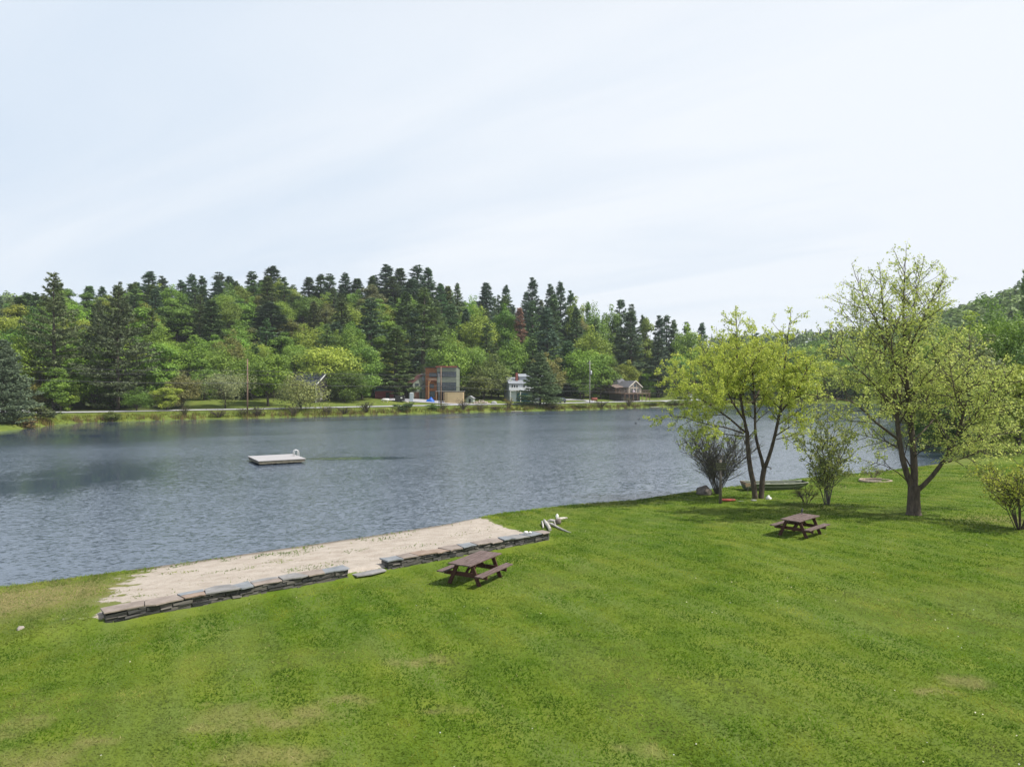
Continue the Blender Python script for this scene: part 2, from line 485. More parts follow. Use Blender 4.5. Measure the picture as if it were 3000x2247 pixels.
# ------------------------------------------------------------------ water
def calm_field(x, y):
    px = px_of(x, y); 
    c = .95*sstep(-32, -58, x + .15*(y-90)) * sstep(74, 100, y)                   # lee of the big pines
    dsh = -lake_dist(x, y)
    c = np.maximum(c, .9*(1-sstep(3, 13, dsh))*sstep(95, 120, y))                # quiet strip along the far bank
    def ell(cx, cy, a, b, s, rot=0):
        dx, dy = x-cx, y-cy; ca, sa = math.cos(rot), math.sin(rot)
        return s*np.exp(-(((dx*ca+dy*sa)/a)**2 + ((-dx*sa+dy*ca)/b)**2)**2)
    c = np.maximum(c, ell(-15.7, 70.2, 5.6, 1.3, 1.0, .08))                       # slick behind the raft
    c = np.maximum(c, ell(-40, 142, 22, 3.0, .8, .5)); c = np.maximum(c, ell(-14, 155, 13, 2.6, .85, .35))
    c = np.maximum(c, ell(5, 172, 26, 3.0, .7, .5))
    c = np.maximum(c, ell(9.0, 51.5, 1.6, 2.4, .8)); c = np.maximum(c, ell(12.4, 53.0, 1.6, 1.8, .6))
    c = np.maximum(c, 1.15*np.exp(-(((x+33.5)/8)**2 + ((y-54)/10)**2)) * sstep(.25, .6, fbm(x*.14+2, y*.14)+.15))
    c = np.maximum(c, .5*sstep(28, 62, x)*(y > 50))
    c = c * (.6 + .8*fbm(x*.08, y*.15))
    return np.clip(c, 0, 1)
wth = np.radians(np.concatenate([np.arange(-120, -46, 4.0), np.arange(-46, 46.01, .25), np.arange(50, 121, 4.0)]))
wrs = np.geomspace(9, 330, 320)
WV, WF = polar_grid(wth, wrs, lambda x, y: np.zeros_like(x))
def water_material():
    m, nt, nd, lk = mat_new('pond_water')
    out = N(nd, 'ShaderNodeOutputMaterial'); p = N(nd, 'ShaderNodeBsdfPrincipled')
    p.inputs['Base Color'].default_value = (.056,.080,.115,1); p.inputs['Roughness'].default_value = .12  # bluer and paler than the dark pond: reflected sky painted into the base
    p.inputs['IOR'].default_value = 2.6
    geo = N(nd, 'ShaderNodeNewGeometry')
    at = N(nd, 'ShaderNodeAttribute', attribute_name='calm')
    def nz(scale, st, rot, det, ro=.55, dist=0, sock='Fac'):
        mp = N(nd, 'ShaderNodeMapping', vector_type='TEXTURE'); mp.inputs['Scale'].default_value = st; mp.inputs['Rotation'].default_value = (0, 0, rot)
        n = N(nd, 'ShaderNodeTexNoise'); n.inputs['Scale'].default_value = scale; n.inputs['Detail'].default_value = det; n.inputs['Roughness'].default_value = ro
        n.inputs['Distortion'].default_value = dist
        lk.new(geo.outputs['Position'], mp.inputs['Vector']); lk.new(mp.outputs['Vector'], n.inputs['Vector'])
        return n.outputs[sock]
    # ripples: the surface normal is tilted by layered noise (wavelets, chop, slow gusts)
    a = nz(7.6, (1.7, .75, 1), R(28), 3, .6, .4, 'Color'); b = nz(2.6, (2.0, .8, 1), R(12), 2, .5, 0, 'Color'); c = nz(.06, (2.4, .8, 1), R(20), 3)
    def V(op, *ins):
        x = N(nd, 'ShaderNodeVectorMath', operation=op)
        for k, q in enumerate(ins):
            if isinstance(q, tuple): x.inputs[k].default_value = q
            elif isinstance(q, float): x.inputs['Scale'].default_value = q
            else: lk.new(q, x.inputs['Scale' if (op == 'SCALE' and k == 1) else k])
        return x.outputs[0]
    sl = V('ADD', V('MULTIPLY', V('SUBTRACT', a, (.5,.5,.5)), (1.0, 1.5, 0)), V('MULTIPLY', V('SUBTRACT', b, (.5,.5,.5)), (.22, .42, 0)))
    st = N(nd, 'ShaderNodeMath', operation='SUBTRACT'); st.inputs[0].default_value = 1.0; lk.new(at.outputs['Fac'], st.inputs[1])
    gust = N(nd, 'ShaderNodeMapRange'); gust.inputs[1].default_value = .35; gust.inputs[2].default_value = .65; gust.inputs[3].default_value = .75; gust.inputs[4].default_value = 1.15
    lk.new(c, gust.inputs[0])
    s2 = N(nd, 'ShaderNodeMath', operation='MULTIPLY'); lk.new(st.outputs[0], s2.inputs[0]); lk.new(gust.outputs[0], s2.inputs[1])
    s3 = N(nd, 'ShaderNodeMath', operation='MULTIPLY_ADD'); lk.new(s2.outputs[0], s3.inputs[0]); s3.inputs[1].default_value = WAVE; s3.inputs[2].default_value = .03
    nrm = V('NORMALIZE', V('ADD', V('SCALE', sl, s3.outputs[0]), (0, 0, 1.0)))
    lk.new(nrm, p.inputs['Normal'])
    # wind-roughened water is a rougher mirror than the slicks
    rg = N(nd, 'ShaderNodeMapRange'); rg.inputs[3].default_value = .05; rg.inputs[4].default_value = .21; lk.new(s2.outputs[0], rg.inputs[0]); lk.new(rg.outputs[0], p.inputs['Roughness'])
    lk.new(p.outputs['BSDF'], out.inputs['Surface'])
    return m
WAVE = .52
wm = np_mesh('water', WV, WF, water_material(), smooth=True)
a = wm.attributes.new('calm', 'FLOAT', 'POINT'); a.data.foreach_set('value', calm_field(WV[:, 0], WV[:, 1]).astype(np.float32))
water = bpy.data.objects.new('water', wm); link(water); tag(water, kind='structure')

# ------------------------------------------------------------------ distant hills (a second sheet behind)
HPX = [-3000,-600, 0,100,200,350,600,1600,2000,2200,2330,2450,2560,2650,2750,2850,2930,3000,3300,3600,5000]
HY  = [ 900, 870,868,868,882,930,1040,1040,1000,985,978,972,962,940,915,882,858,835,800,790,840]
def hills(x, y):
    px = px_of(x, np.maximum(y, 60)); r = np.hypot(x, y)
    right = sstep(2100, 2700, px)
    R1 = 800 - 230*right
    yt = np.interp(px, HPX, HY)
    top = CAM_Z + (CY - yt)/FPX*R1*np.clip(y/np.maximum(r,1),.5,1) - 9
    r0 = 400 - 110*right
    q = np.clip((r - r0)/(R1 - r0), 0, 1.6)
    z = -6 + (top+6)*np.where(q < 1, q**.85, 1-.3*(q-1)) + 5*(fbm(x*.012, y*.012)-.5)*np.clip(q*4, 0, 1)
    return z
hth = np.radians(np.arange(-56, 60.1, .5)); hrs = np.linspace(300, 1050, 60)
HV, HF = polar_grid(hth, hrs, hills)
M_FLOOR = simple('forest_floor', (.035,.050,.018), .95, .4, .05)
hm = np_mesh('hills', HV, HF, M_FLOOR, smooth=True)
hill_o = bpy.data.objects.new('hills', hm); link(hill_o); tag(hill_o, kind='structure')

# ------------------------------------------------------------------ sky, sun, camera
SUN_EL, SUN_AZ = R(53), math.atan2(.95, -.31)       # azimuth from +Y towards +X
w = bpy.data.worlds.new('World'); sc.world = w; w.use_nodes = True
nt = w.node_tree; nd = nt.nodes; lk = nt.links; nd.clear()
wo = N(nd, 'ShaderNodeOutputWorld'); bg = N(nd, 'ShaderNodeBackground'); bg.inputs['Strength'].default_value = .10
sky = N(nd, 'ShaderNodeTexSky', sky_type='NISHITA'); sky.sun_disc = False; sky.sun_elevation = SUN_EL; sky.sun_rotation = SUN_AZ
sky.air_density = 1.0; sky.dust_density = 1.2; sky.ozone_density = 1.2
tc = N(nd, 'ShaderNodeTexCoord'); sx = N(nd, 'ShaderNodeSeparateXYZ'); lk.new(tc.outputs['Generated'], sx.inputs[0])
def M_(op, a, b=None, c=None):
    x = N(nd, 'ShaderNodeMath', operation=op)
    for k, s in enumerate((a, b, c)):
        if s is None: continue
        if isinstance(s, (int, float)): x.inputs[k].default_value = s
        else: lk.new(s, x.inputs[k])
    return x.outputs[0]
zz = M_('ADD', M_('MAXIMUM', sx.outputs['Z'], 0.0), .16)
cv = N(nd, 'ShaderNodeCombineXYZ'); lk.new(M_('DIVIDE', sx.outputs['X'], zz), cv.inputs[0]); lk.new(M_('DIVIDE', sx.outputs['Y'], zz), cv.inputs[1])
mp = N(nd, 'ShaderNodeMapping', vector_type='TEXTURE'); mp.inputs['Rotation'].default_value = (0, 0, R(150)); mp.inputs['Scale'].default_value = (2.2, .62, 1)
lk.new(cv.outputs[0], mp.inputs['Vector'])
cn = N(nd, 'ShaderNodeTexNoise'); cn.inputs['Scale'].default_value = 1.1; cn.inputs['Detail'].default_value = 7; cn.inputs['Roughness'].default_value = .5; cn.inputs['Distortion'].default_value = .6
lk.new(mp.outputs['Vector'], cn.inputs['Vector'])
# thin cirrus veil: two tones of cloud over the blue, thinner overhead and to the left
tone = N(nd, 'ShaderNodeMapRange'); tone.inputs[1].default_value = .32; tone.inputs[2].default_value = .66; tone.inputs[3].default_value = -.34; tone.inputs[4].default_value = .34
lk.new(cn.outputs['Fac'], tone.inputs[0])
tc1 = N(nd, 'ShaderNodeClamp'); lk.new(M_('ADD', M_('ADD', tone.outputs[0], .68), M_('MULTIPLY', sx.outputs['X'], .75)), tc1.inputs[0])
ctone = N(nd, 'ShaderNodeMix', data_type='RGBA'); lk.new(tc1.outputs[0], ctone.inputs[0])
ctone.inputs[6].default_value = (6.1, 7.0, 8.1, 1); ctone.inputs[7].default_value = (7.9, 8.3, 8.8, 1)
low = N(nd, 'ShaderNodeMapRange', interpolation_type='SMOOTHSTEP'); low.inputs[1].default_value = .40; low.inputs[2].default_value = .85; low.inputs[3].default_value = .96; low.inputs[4].default_value = .35
lk.new(sx.outputs['Z'], low.inputs[0])
fac = N(nd, 'ShaderNodeClamp'); lk.new(low.outputs[0], fac.inputs[0])
mixw = N(nd, 'ShaderNodeMix', data_type='RGBA'); lk.new(fac.outputs[0], mixw.inputs[0])
lk.new(sky.outputs['Color'], mixw.inputs[6]); lk.new(ctone.outputs[2], mixw.inputs[7])
lk.new(mixw.outputs[2], bg.inputs['Color']); lk.new(bg.outputs[0], wo.inputs[0])

sun = bpy.data.lights.new('sun', 'SUN'); sun.energy = 4.5; sun.angle = R(.6); sun.color = (1, .955, .88)
so = bpy.data.objects.new('sun', sun); link(so)
sd = Vector((math.sin(SUN_AZ)*math.cos(SUN_EL), math.cos(SUN_AZ)*math.cos(SUN_EL), math.sin(SUN_EL)))
so.rotation_euler = sd.to_track_quat('Z', 'Y').to_euler()

cam = bpy.data.cameras.new('camera'); cam.sensor_width = 36; cam.lens = 36*FPX/3000; cam.clip_end = 5000; cam.clip_start = .1
co = bpy.data.objects.new('camera', cam); link(co); co.location = (0, 0, CAM_Z); co.rotation_euler = (R(90), 0, 0)
sc.camera = co
sc.view_settings.view_transform = 'Standard'; sc.view_settings.look = 'None'; sc.view_settings.exposure = 0.25; sc.view_settings.gamma = 1
sc.cycles.max_bounces = 6; sc.cycles.diffuse_bounces = 3; sc.cycles.glossy_bounces = 3; sc.cycles.transmission_bounces = 4
# ------------------------------------------------------------------ vegetation
def frames(nrm, g):
    """orthonormal frames (u, v) for normals, random spin"""
    n = nrm/np.maximum(np.linalg.norm(nrm, axis=1)[:, None], 1e-6)
    r = g.normal(size=n.shape); u = np.cross(n, r); u /= np.maximum(np.linalg.norm(u, axis=1)[:, None], 1e-6)
    v = np.cross(n, u); return n, u, v

def leaf_quads(c, nrm, size, g, aspect=.6, axis=None):
    """diamond leaf faces; axis (optional) gives the long direction"""
    n, u, v = frames(nrm, g)
    if axis is not None:
        u = axis - n*np.sum(axis*n, 1)[:, None]; u /= np.maximum(np.linalg.norm(u, axis=1)[:, None], 1e-6); v = np.cross(n, u)
    s = size[:, None]
    P = np.stack([c - u*s*.5, c + v*s*aspect*.5 - u*s*.05, c + u*s*.5 + n*s*.08, c - v*s*aspect*.5 - u*s*.05], 1)
    F = np.arange(len(c)*4).reshape(-1, 4)
    return P.reshape(-1, 3), F

def tubes_np(segs, sides=4):
    """segs: list of (points (n,3), radii (n,)) -> verts, quads; one array for a whole skeleton"""
    V = []; Fs = []; off = 0
    for P, r in segs:
        P = np.asarray(P, float); r = np.asarray(r, float); n = len(P)
        t = np.gradient(P, axis=0); t /= np.maximum(np.linalg.norm(t, axis=1)[:, None], 1e-9)
        ref = np.array((.31, .95, .07)) if abs(t[0] @ np.array((.31, .95, .07))) < .9 else np.array((1., 0, 0))
        a = np.cross(t, ref); a /= np.maximum(np.linalg.norm(a, axis=1)[:, None], 1e-9); b = np.cross(t, a)
        ang = np.arange(sides)*2*np.pi/sides
        ring = a[:, None, :]*np.cos(ang)[None, :, None] + b[:, None, :]*np.sin(ang)[None, :, None]
        V.append((P[:, None, :] + ring*r[:, None, None]).reshape(-1, 3))
        i = np.arange(n-1)[:, None]*sides; k = np.arange(sides)[None, :]; k2 = (k+1) % sides
        Fs.append((np.stack([i+k, i+k2, i+sides+k2, i+sides+k], -1) + off).reshape(-1, 4)); off += n*sides
    return np.concatenate(V), np.concatenate(Fs)

M_BARK = simple('grey_bark', (.085,.072,.058), .9, .4, 3, bump=.5, bscale=12, stretch=(1,1,.25))
M_BARKD = simple('dark_bark', (.050,.042,.036), .9, .4, 3, bump=.5, bscale=12, stretch=(1,1,.25))
M_LEAF = leaf_mat('forest_leaf', (1,1,1), .42, .30, use_obj=True)
M_NEEDLE = leaf_mat('pine_needle', (1,1,1), .38, .12, use_obj=True, rough=.6, hue2=(1.05,1.0,.9))

def pine_meshes(name, h, w, seed, bare=.12, whorl=.85, dens=1.0, el=.5, shape='cone', droop=.12, ragged=.35):
    """white pine / spruce: trunk, whorls of branches, flat sprays of needles"""
    g = np.random.default_rng(seed)
    segs = [(np.array([(0,0,-1.0),(0,0,h*.5),(g.normal()*.15,g.normal()*.15,h*.985)]), np.array([h*.014+.06, h*.010+.03, .03]))]
    C = []; Nn = []; A = []; S = []
    z = h*bare
    while z < h*.985:
        f = (z/h - bare)/(1-bare)
        if shape == 'cone': prof = (1-f)**.9*.98 + .025
        elif shape == 'wide': prof = min(1, .6 + 2.0*f)*(1-f)**.92 + .03
        else: prof = (.86 + .22*math.sin(f*9+seed))*(1-f)**.88*min(1, .55+2.5*f) + .04
        nb = int(g.integers(4, 7))
        a0 = g.uniform(0, 6.28)
        for k in range(nb):
            L = w*.5*prof*g.uniform(1-ragged, 1.08)
            a = a0 + k*6.283/nb + g.normal()*.25
            d = np.array((math.cos(a), math.sin(a), 0.))
            rise = (.62*f + .06)*L + g.normal()*.06*L; sag = droop*L*(1-f)
            base = np.array((0, 0, z + g.normal()*whorl*.45))
            m = 5; t = np.linspace(0, 1, m)
            P = base + d*(L*t)[:, None]; P[:, 2] += rise*t - sag*np.sin(t*2.6)
            if L > .8: segs.append((P, np.linspace(.022+L*.011, .012, m)))
            nc = max(4, int(L/(.42*el/.5)*dens*3.0))
            tt = g.uniform(.22, 1.03, nc)**.8
            pc = base + d*(L*tt)[:, None]; pc[:, 2] += rise*tt - sag*np.sin(tt*2.6)
            lat = np.array((-d[1], d[0], 0.))
            spread = (.36*L*(1-np.abs(tt-.7))*.95 + .12)
            off = g.normal(size=nc)*spread*.55
            pc = pc + lat*off[:, None]; pc[:, 2] += np.abs(g.normal(size=nc))*.10*el/.5 + g.normal(size=nc)*.08
            ne = 6
            for j in range(ne):
                ax = d*g.uniform(.3, 1.0, nc)[:, None] + lat*(np.sign(off)*g.uniform(-.2, .9, nc))[:, None] + g.normal(size=(nc, 3))*.35 + np.array((0,0,.18))
                ax /= np.linalg.norm(ax, axis=1)[:, None]
                C.append(pc + ax*el*.3 + g.normal(size=(nc, 3))*el*.16); A.append(ax)
                nn = g.normal(size=(nc, 3))*.55; nn[:, 2] += .9; Nn.append(nn); S.append(g.uniform(.7, 1.3, nc)*el)
        z += whorl*g.uniform(.7, 1.3)*(.6+.4*(1-f))
    # leader tuft
    nc = 16; C.append(np.column_stack([g.normal(size=nc)*.06, g.normal(size=nc)*.06, h - g.uniform(0, .07*h, nc)])); ax = g.normal(size=(nc,3))*.5+np.array((0,0,1)); A.append(ax)
    Nn.append(g.normal(size=(nc,3))); S.append(np.full(nc, el*.55))
    C = np.concatenate(C); A = np.concatenate(A); Nn = np.concatenate(Nn); S = np.concatenate(S)
    V, F = leaf_quads(C, Nn, S, g, .34, A)
    crown = np_mesh(name+'_crown', V, F, M_NEEDLE, rnd=g.random(len(F)))
    V, F = tubes_np(segs[:1], 7); V2, F2 = tubes_np(segs[1:], 3)
    trunk = np_mesh(name+'_trunk', np.concatenate([V, V2]), np.concatenate([F, F2+len(V)]), M_BARK, smooth=True)
    return trunk, crown

def leafy_meshes(name, h, w, seed, el=.42, n=7000, base=.18, top=.55, lobes=44, mat=None, loose=0.0, bark=None):
    """broad-leaved tree: lobes of leaves round a branching skeleton"""
    g = np.random.default_rng(seed)
    cz = h*(base + (1-base)*.52); rz = h*(1-base)*.52; rx = w/2
    d = g.normal(size=(lobes, 3)); d[:, 2] = d[:, 2]*.9 + .12; d /= np.linalg.norm(d, axis=1)[:, None]
    rad = g.uniform(.25, 1.12, lobes)**.55
    # uneven outline: some directions reach further
    ph = g.uniform(0, 6.28, 4); az = np.arctan2(d[:, 1], d[:, 0])
    out = 1 + .16*np.sin(2*az+ph[0]) + .12*np.sin(3*az+ph[1]) + g.normal(size=lobes)*.07
    lc = d*np.array((rx, rx, rz))*(rad*out*.86)[:, None]
    taper = 1 - .35*sstep(.0, 1, lc[:, 2]/rz) - .15*sstep(0, 1, -lc[:, 2]/rz)
    lc[:, :2] *= taper[:, None]; lc[:, 2] += cz
    lr = g.uniform(.07, .23, lobes)*w*(1-.3*np.maximum(lc[:,2]-cz,0)/rz)
    wts = lr**2; cnt = (n*wts/wts.sum()).astype(int)
    C = []; Nn = []
    for i in range(lobes):
        k = cnt[i]; dd = g.normal(size=(k, 3)); dd /= np.linalg.norm(dd, axis=1)[:, None]
        rr = lr[i]*np.where(g.random(k) < .14, g.uniform(1.0, 1.45, k), g.uniform(.4, 1.08, k)**.6)
        c = lc[i] + dd*rr[:, None]*np.array((1, 1, .78)); C.append(c)
        o = (c - np.array((0, 0, cz*.8)))/np.array((rx, rx, rz)); o /= np.linalg.norm(o, axis=1)[:, None]
        Nn.append(dd*.75 + o*.3 + g.normal(size=(k, 3))*.55 + np.array((0, 0, .35)))
    C = np.concatenate(C); Nn = np.concatenate(Nn)
    V, F = leaf_quads(C, Nn, g.uniform(.6, 1.35, len(C))*el, g, .72)
    tone = np.repeat(g.uniform(-.24, .24, lobes), cnt)
    crown = np_mesh(name+'_crown', V, F, mat or M_LEAF, rnd=np.clip(g.random(len(F))*.7+.15+tone, 0, 1))
    segs = [(np.array([(0,0,-.8),(0,0,h*base*.9),(g.normal()*.02*h,g.normal()*.02*h,h*.5),(g.normal()*.03*h,g.normal()*.03*h,h*.82)]), np.array([h*.017+.05, h*.013+.03, h*.007+.02, .02]))]
    for i in range(0, lobes, 2):
        z0 = h*g.uniform(base*.8, .55); p0 = np.array((0, 0, min(z0, lc[i, 2]))); p1 = lc[i]; mid = (p0+p1)/2 + np.array((0, 0, -.03*h)) + g.normal(size=3)*.02*h
        segs.append((np.array([p0, mid, p1]), np.array([h*.006+.02, h*.004+.012, .015])))
    V, F = tubes_np(segs, 5)
    trunk = np_mesh(name+'_trunk', V, F, bark or M_BARK, smooth=True)
    return trunk, crown

def put_tree(name, meshes, loc, s=1.0, rz=0.0, col=(.1,.2,.03), sz=None, label=None, cat='tree', group=None):
    o = empty(name, loc, rz, label, cat, group)
    o.scale = (s, s, sz if sz else s)
    t = link(bpy.data.objects.new('trunk', meshes[0]), o)
    c = link(bpy.data.objects.new('crown', meshes[1]), o); c.color = (col[0], col[1], col[2], 1)
    return o

# prototypes, unit metres at their natural size
PINES = [pine_meshes('pine_a', 20, 7.0, 11, .06, .8, 1.0, .62, 'cone'),
         pine_meshes('pine_b', 20, 8.0, 12, .10, .95, 1.0, .62, 'column', .1, .5),
         pine_meshes('pine_c', 20, 7.5, 13, .22, 1.0, 1.0, .62, 'wide', .08, .55),
         pine_meshes('pine_d', 20, 6.0, 14, .05, .75, 1.0, .58, 'cone', .2, .3),
         pine_meshes('pine_e', 20, 8.5, 15, .35, 1.05, 1.0, .64, 'column', .05, .6)]
LEAFY = [leafy_meshes('leafy_%d' % i, 14, w, 40+i, .35, 10500, b, lobes=L) for i, (w, b, L) in enumerate([(9.5,.06,58),(8.2,.08,50),(10.5,.05,64),(7.2,.05,44),(9.0,.12,54),(6.2,.03,40)])]

FOREST = []     # (object, kind, px, top_py, e, colour word, size word)
COLW = {'blue': ('dark blue-green', (.125,.195,.118)), 'deep': ('dark green', (.125,.205,.082)), 'mid': ('mid green', (.155,.225,.080)),
        'grey': ('grey-green', (.080,.110,.060)), 'rust': ('rust-brown', (.30,.185,.135)),
        'fresh': ('fresh green', (.185,.310,.055)), 'yel': ('yellow-green', (.265,.345,.062)), 'leaf': ('leaf green', (.140,.245,.052)),
        'olive': ('olive', (.185,.210,.070)), 'bronze': ('bronze-tinted', (.195,.205,.085)), 'pale': ('pale silvery green', (.20,.245,.11)), 'dark': ('deep green', (.075,.150,.034))}
def jit(c, g, a=.14):
    k = 1 + g.normal()*a; return tuple(max(.004, v*k*(1+g.normal()*.06)) for v in c)

PW = 1.85
def forest_tree(kind, px, ytop, width, d=None, e=None, ybase=None, col='fresh', proto=None, g=rng, label=None):
    """a wood tree whose top and width are given in photo pixels, standing at distance d"""
    x = (px-CX)/FPX*d; z0 = gz(x, d)
    top = CAM_Z + (CY - ytop)/FPX*d
    hh = max(2.0, top - z0); ww = width/FPX*d*(PW if kind == 'pine' else 1.1)
    if kind == 'pine':
        k = proto if proto is not None else int(g.integers(0, len(PINES))); nat_h, nat_w = 20, (7, 8, 7.5, 6, 8.5)[k]; me = PINES[k]
    else:
        k = proto if proto is not None else int(g.integers(0, len(LEAFY))); nat_h, nat_w = 14*.98, (9.5, 8.2, 10.5, 7.2, 9, 6.2)[k]; me = LEAFY[k]
    o = put_tree('pine_tree' if kind == 'pine' else 'leafy_tree', me, (x, d, z0), ww/nat_w, g.uniform(0, 6.28), jit(COLW[col][1], g, .10), hh/nat_h)
    ee = float(lake_dist(np.array([x]), np.array([d]))[0])
    FOREST.append([o, kind, px, ytop, ee, COLW[col][0], hh, label])
    return o
OCC = []
def occ(x, y, r): OCC.append((x, y, r))

# hand-placed trees of the far shore: kind, px, top, width px, distance, colour, prototype
HAND = [
 # crest pines, left to right
 ('pine',262,838,52,285,'mid',3),('pine',300,842,46,290,'deep',0),('pine',345,838,44,300,'mid',3),('pine',385,838,40,300,'deep',0),
 ('pine',438,797,72,292,'blue',0),('pine',475,808,58,300,'blue',1),('pine',402,828,40,310,'blue',3),('pine',530,820,54,300,'blue',1),('pine',563,806,60,296,'blue',0),
 ('pine',592,808,52,300,'deep',1),('pine',642,797,66,296,'blue',1),('pine',672,810,50,305,'blue',3),('pine',690,825,46,290,'mid',0),('pine',738,794,62,305,'blue',1),
 ('pine',797,782,80,300,'blue',0),('pine',905,812,54,315,'blue',3),('pine',940,806,58,312,'deep',0),('pine',966,802,60,306,'blue',1),('pine',1012,802,54,314,'blue',0),('pine',1047,816,50,312,'deep',3),
 ('pine',1096,806,58,322,'blue',1),('pine',1132,774,74,322,'blue',1),('pine',1172,786,56,328,'deep',3),('pine',1222,776,70,322,'blue',1),('pine',1254,786,54,326,'deep',0),
 ('pine',1150,812,60,312,'deep',2),('pine',1205,818,64,308,'blue',0),('pine',1290,830,44,318,'mid',3),('pine',1312,838,44,312,'olive',3),('pine',1424,829,56,318,'blue',3),('pine',1340,832,36,326,'mid',0),
 ('pine',1482,838,44,326,'blue',0),('pine',1560,812,60,322,'blue',1),('pine',1612,831,54,318,'blue',1),('pine',1642,829,52,320,'blue',0),('pine',1672,850,50,314,'deep',1),
 ('pine',1722,888,30,322,'deep',0),('pine',1820,878,60,305,'blue',2),('pine',1850,890,52,310,'blue',1),('pine',1884,926,40,310,'deep',0),('pine',1932,923,60,295,'blue',1),('pine',1952,925,50,300,'blue',2),
 ('pine',1974,940,44,300,'deep',0),('pine',2012,942,44,305,'deep',1),('pine',2056,948,44,310,'blue',0),
 # the slope below
 ('pine',792,888,112,235,'blue',0),('pine',838,985,0.1,210,'blue',0),('pine',1085,872,92,240,'blue',1),('pine',985,945,70,232,'blue',0),('pine',1190,856,62,262,'deep',0),('pine',1240,852,110,226,'mid',4),
 ('pine',1320,892,64,265,'deep',0),('pine',1365,905,44,268,'blue',3),('pine',1602,905,78,248,'blue',0),('pine',1688,900,52,270,'deep',0),('pine',1560,880,52,285,'deep',1),('pine',1480,865,56,292,'mid',1),
 ('pine',1662,1000,74,238,'deep',0),('pine',1848,915,86,262,'blue',2),('pine',1928,985,74,258,'blue',1),('pine',1622,862,50,296,'deep',3),('pine',1522,902,44,268,'rust',3),
 ('pine',870,868,70,285,'deep',1),('pine',1000,860,58,292,'deep',2),('pine',520,905,70,245,'deep',1),('pine',610,900,84,240,'deep',0),('pine',700,880,60,258,'blue',1),
 ('pine',1160,962,92,208,'mid',0),('pine',1745,940,50,270,'mid',0),('pine',1215,905,52,238,'blue',3),('pine',1425,948,60,250,'mid',1),('pine',1560,985,60,245,'mid',1),
 # leafy trees
 ('leafy',1384,868,66,303,'fresh',0),('leafy',375,842,70,300,'yel',2),('leafy',470,838,56,285,'yel',1),('leafy',560,985,130,190,'fresh',0),('leafy',480,990,130,185,'fresh',2),('leafy',430,910,110,225,'leaf',1),
 ('leafy',650,1012,130,188,'fresh',0),('leafy',785,1028,125,172,'fresh',1),('leafy',545,900,90,240,'fresh',1),('leafy',700,940,110,225,'fresh',0),('leafy',880,885,0.1,240,'fresh',1),
 ('leafy',850,840,84,300,'fresh',2),('leafy',1020,888,92,262,'yel',0),('leafy',1100,880,0.1,262,'yel',0),('leafy',965,1000,170,196,'yel',2),('leafy',1060,1005,110,200,'leaf',1),
 ('leafy',1010,1075,120,190,'leaf',2),('leafy',1130,900,70,262,'yel',1),('leafy',960,890,80,268,'olive',0),('leafy',900,950,110,225,'yel',0),('leafy',850,940,90,235,'olive',1),
 ('leafy',1320,975,110,215,'fresh',0),('leafy',1400,900,110,260,'yel',0),('leafy',1380,1000,110,222,'fresh',2),('leafy',1440,1040,110,217,'olive',0),('leafy',1480,900,80,272,'fresh',1),('leafy',1505,975,90,245,'fresh',0),
 ('leafy',1290,1010,100,218,'leaf',1),('leafy',1730,965,110,250,'yel',1),('leafy',1710,1010,120,235,'fresh',2),('leafy',1760,1040,96,238,'fresh',3),('leafy',1740,890,90,300,'fresh',0),('leafy',1790,905,70,305,'fresh',1),
 ('leafy',1690,880,60,310,'yel',1),('leafy',1700,935,60,285,'bronze',3),('leafy',1890,930,60,292,'fresh',3),('leafy',1800,1075,70,250,'olive',3),('leafy',1903,1072,46,258,'fresh',5),('leafy',1940,1080,50,262,'leaf',5),
 ('leafy',955,905,44,262,'bronze',3),('leafy',730,960,60,225,'bronze',3),('leafy',1605,1040,100,228,'olive',1),('leafy',2010,960,80,292,'fresh',1),('leafy',2060,985,80,296,'fresh',0),('leafy',1990,1030,90,270,'leaf',2),
 ('leafy',1418,1085,110,214,'olive',0),('leafy',1368,1095,70,218,'leaf',3),('leafy',1460,1095,70,222,'leaf',5),('leafy',1045,1090,90,196,'leaf',0),('leafy',1100,1075,90,214,'fresh',1),('leafy',1600,1085,90,236,'leaf',0),('leafy',1670,1080,100,240,'dark',2),('leafy',1700,1085,80,232,'leaf',4),('leafy',1760,1105,60,240,'olive',5),
]
g2 = np.random.default_rng(21)
for (k, px, yt, wd, d, c, pr) in HAND:
    if wd < 1: continue
    forest_tree(k, px, yt, wd, d, col=c, proto=pr, g=g2); occ((px-CX)/FPX*d, d, wd/FPX*d*.42)

# houses and open ground to keep clear: (x, y, radius)
CLEAR = [(-46, 182, 12), (-21, 205, 13), (4.5, 213, 11), (40, 238, 12), (-30, 196, 9), (-40, 178, 16), (16, 214, 9), (27, 226, 10), (52, 240, 9)]

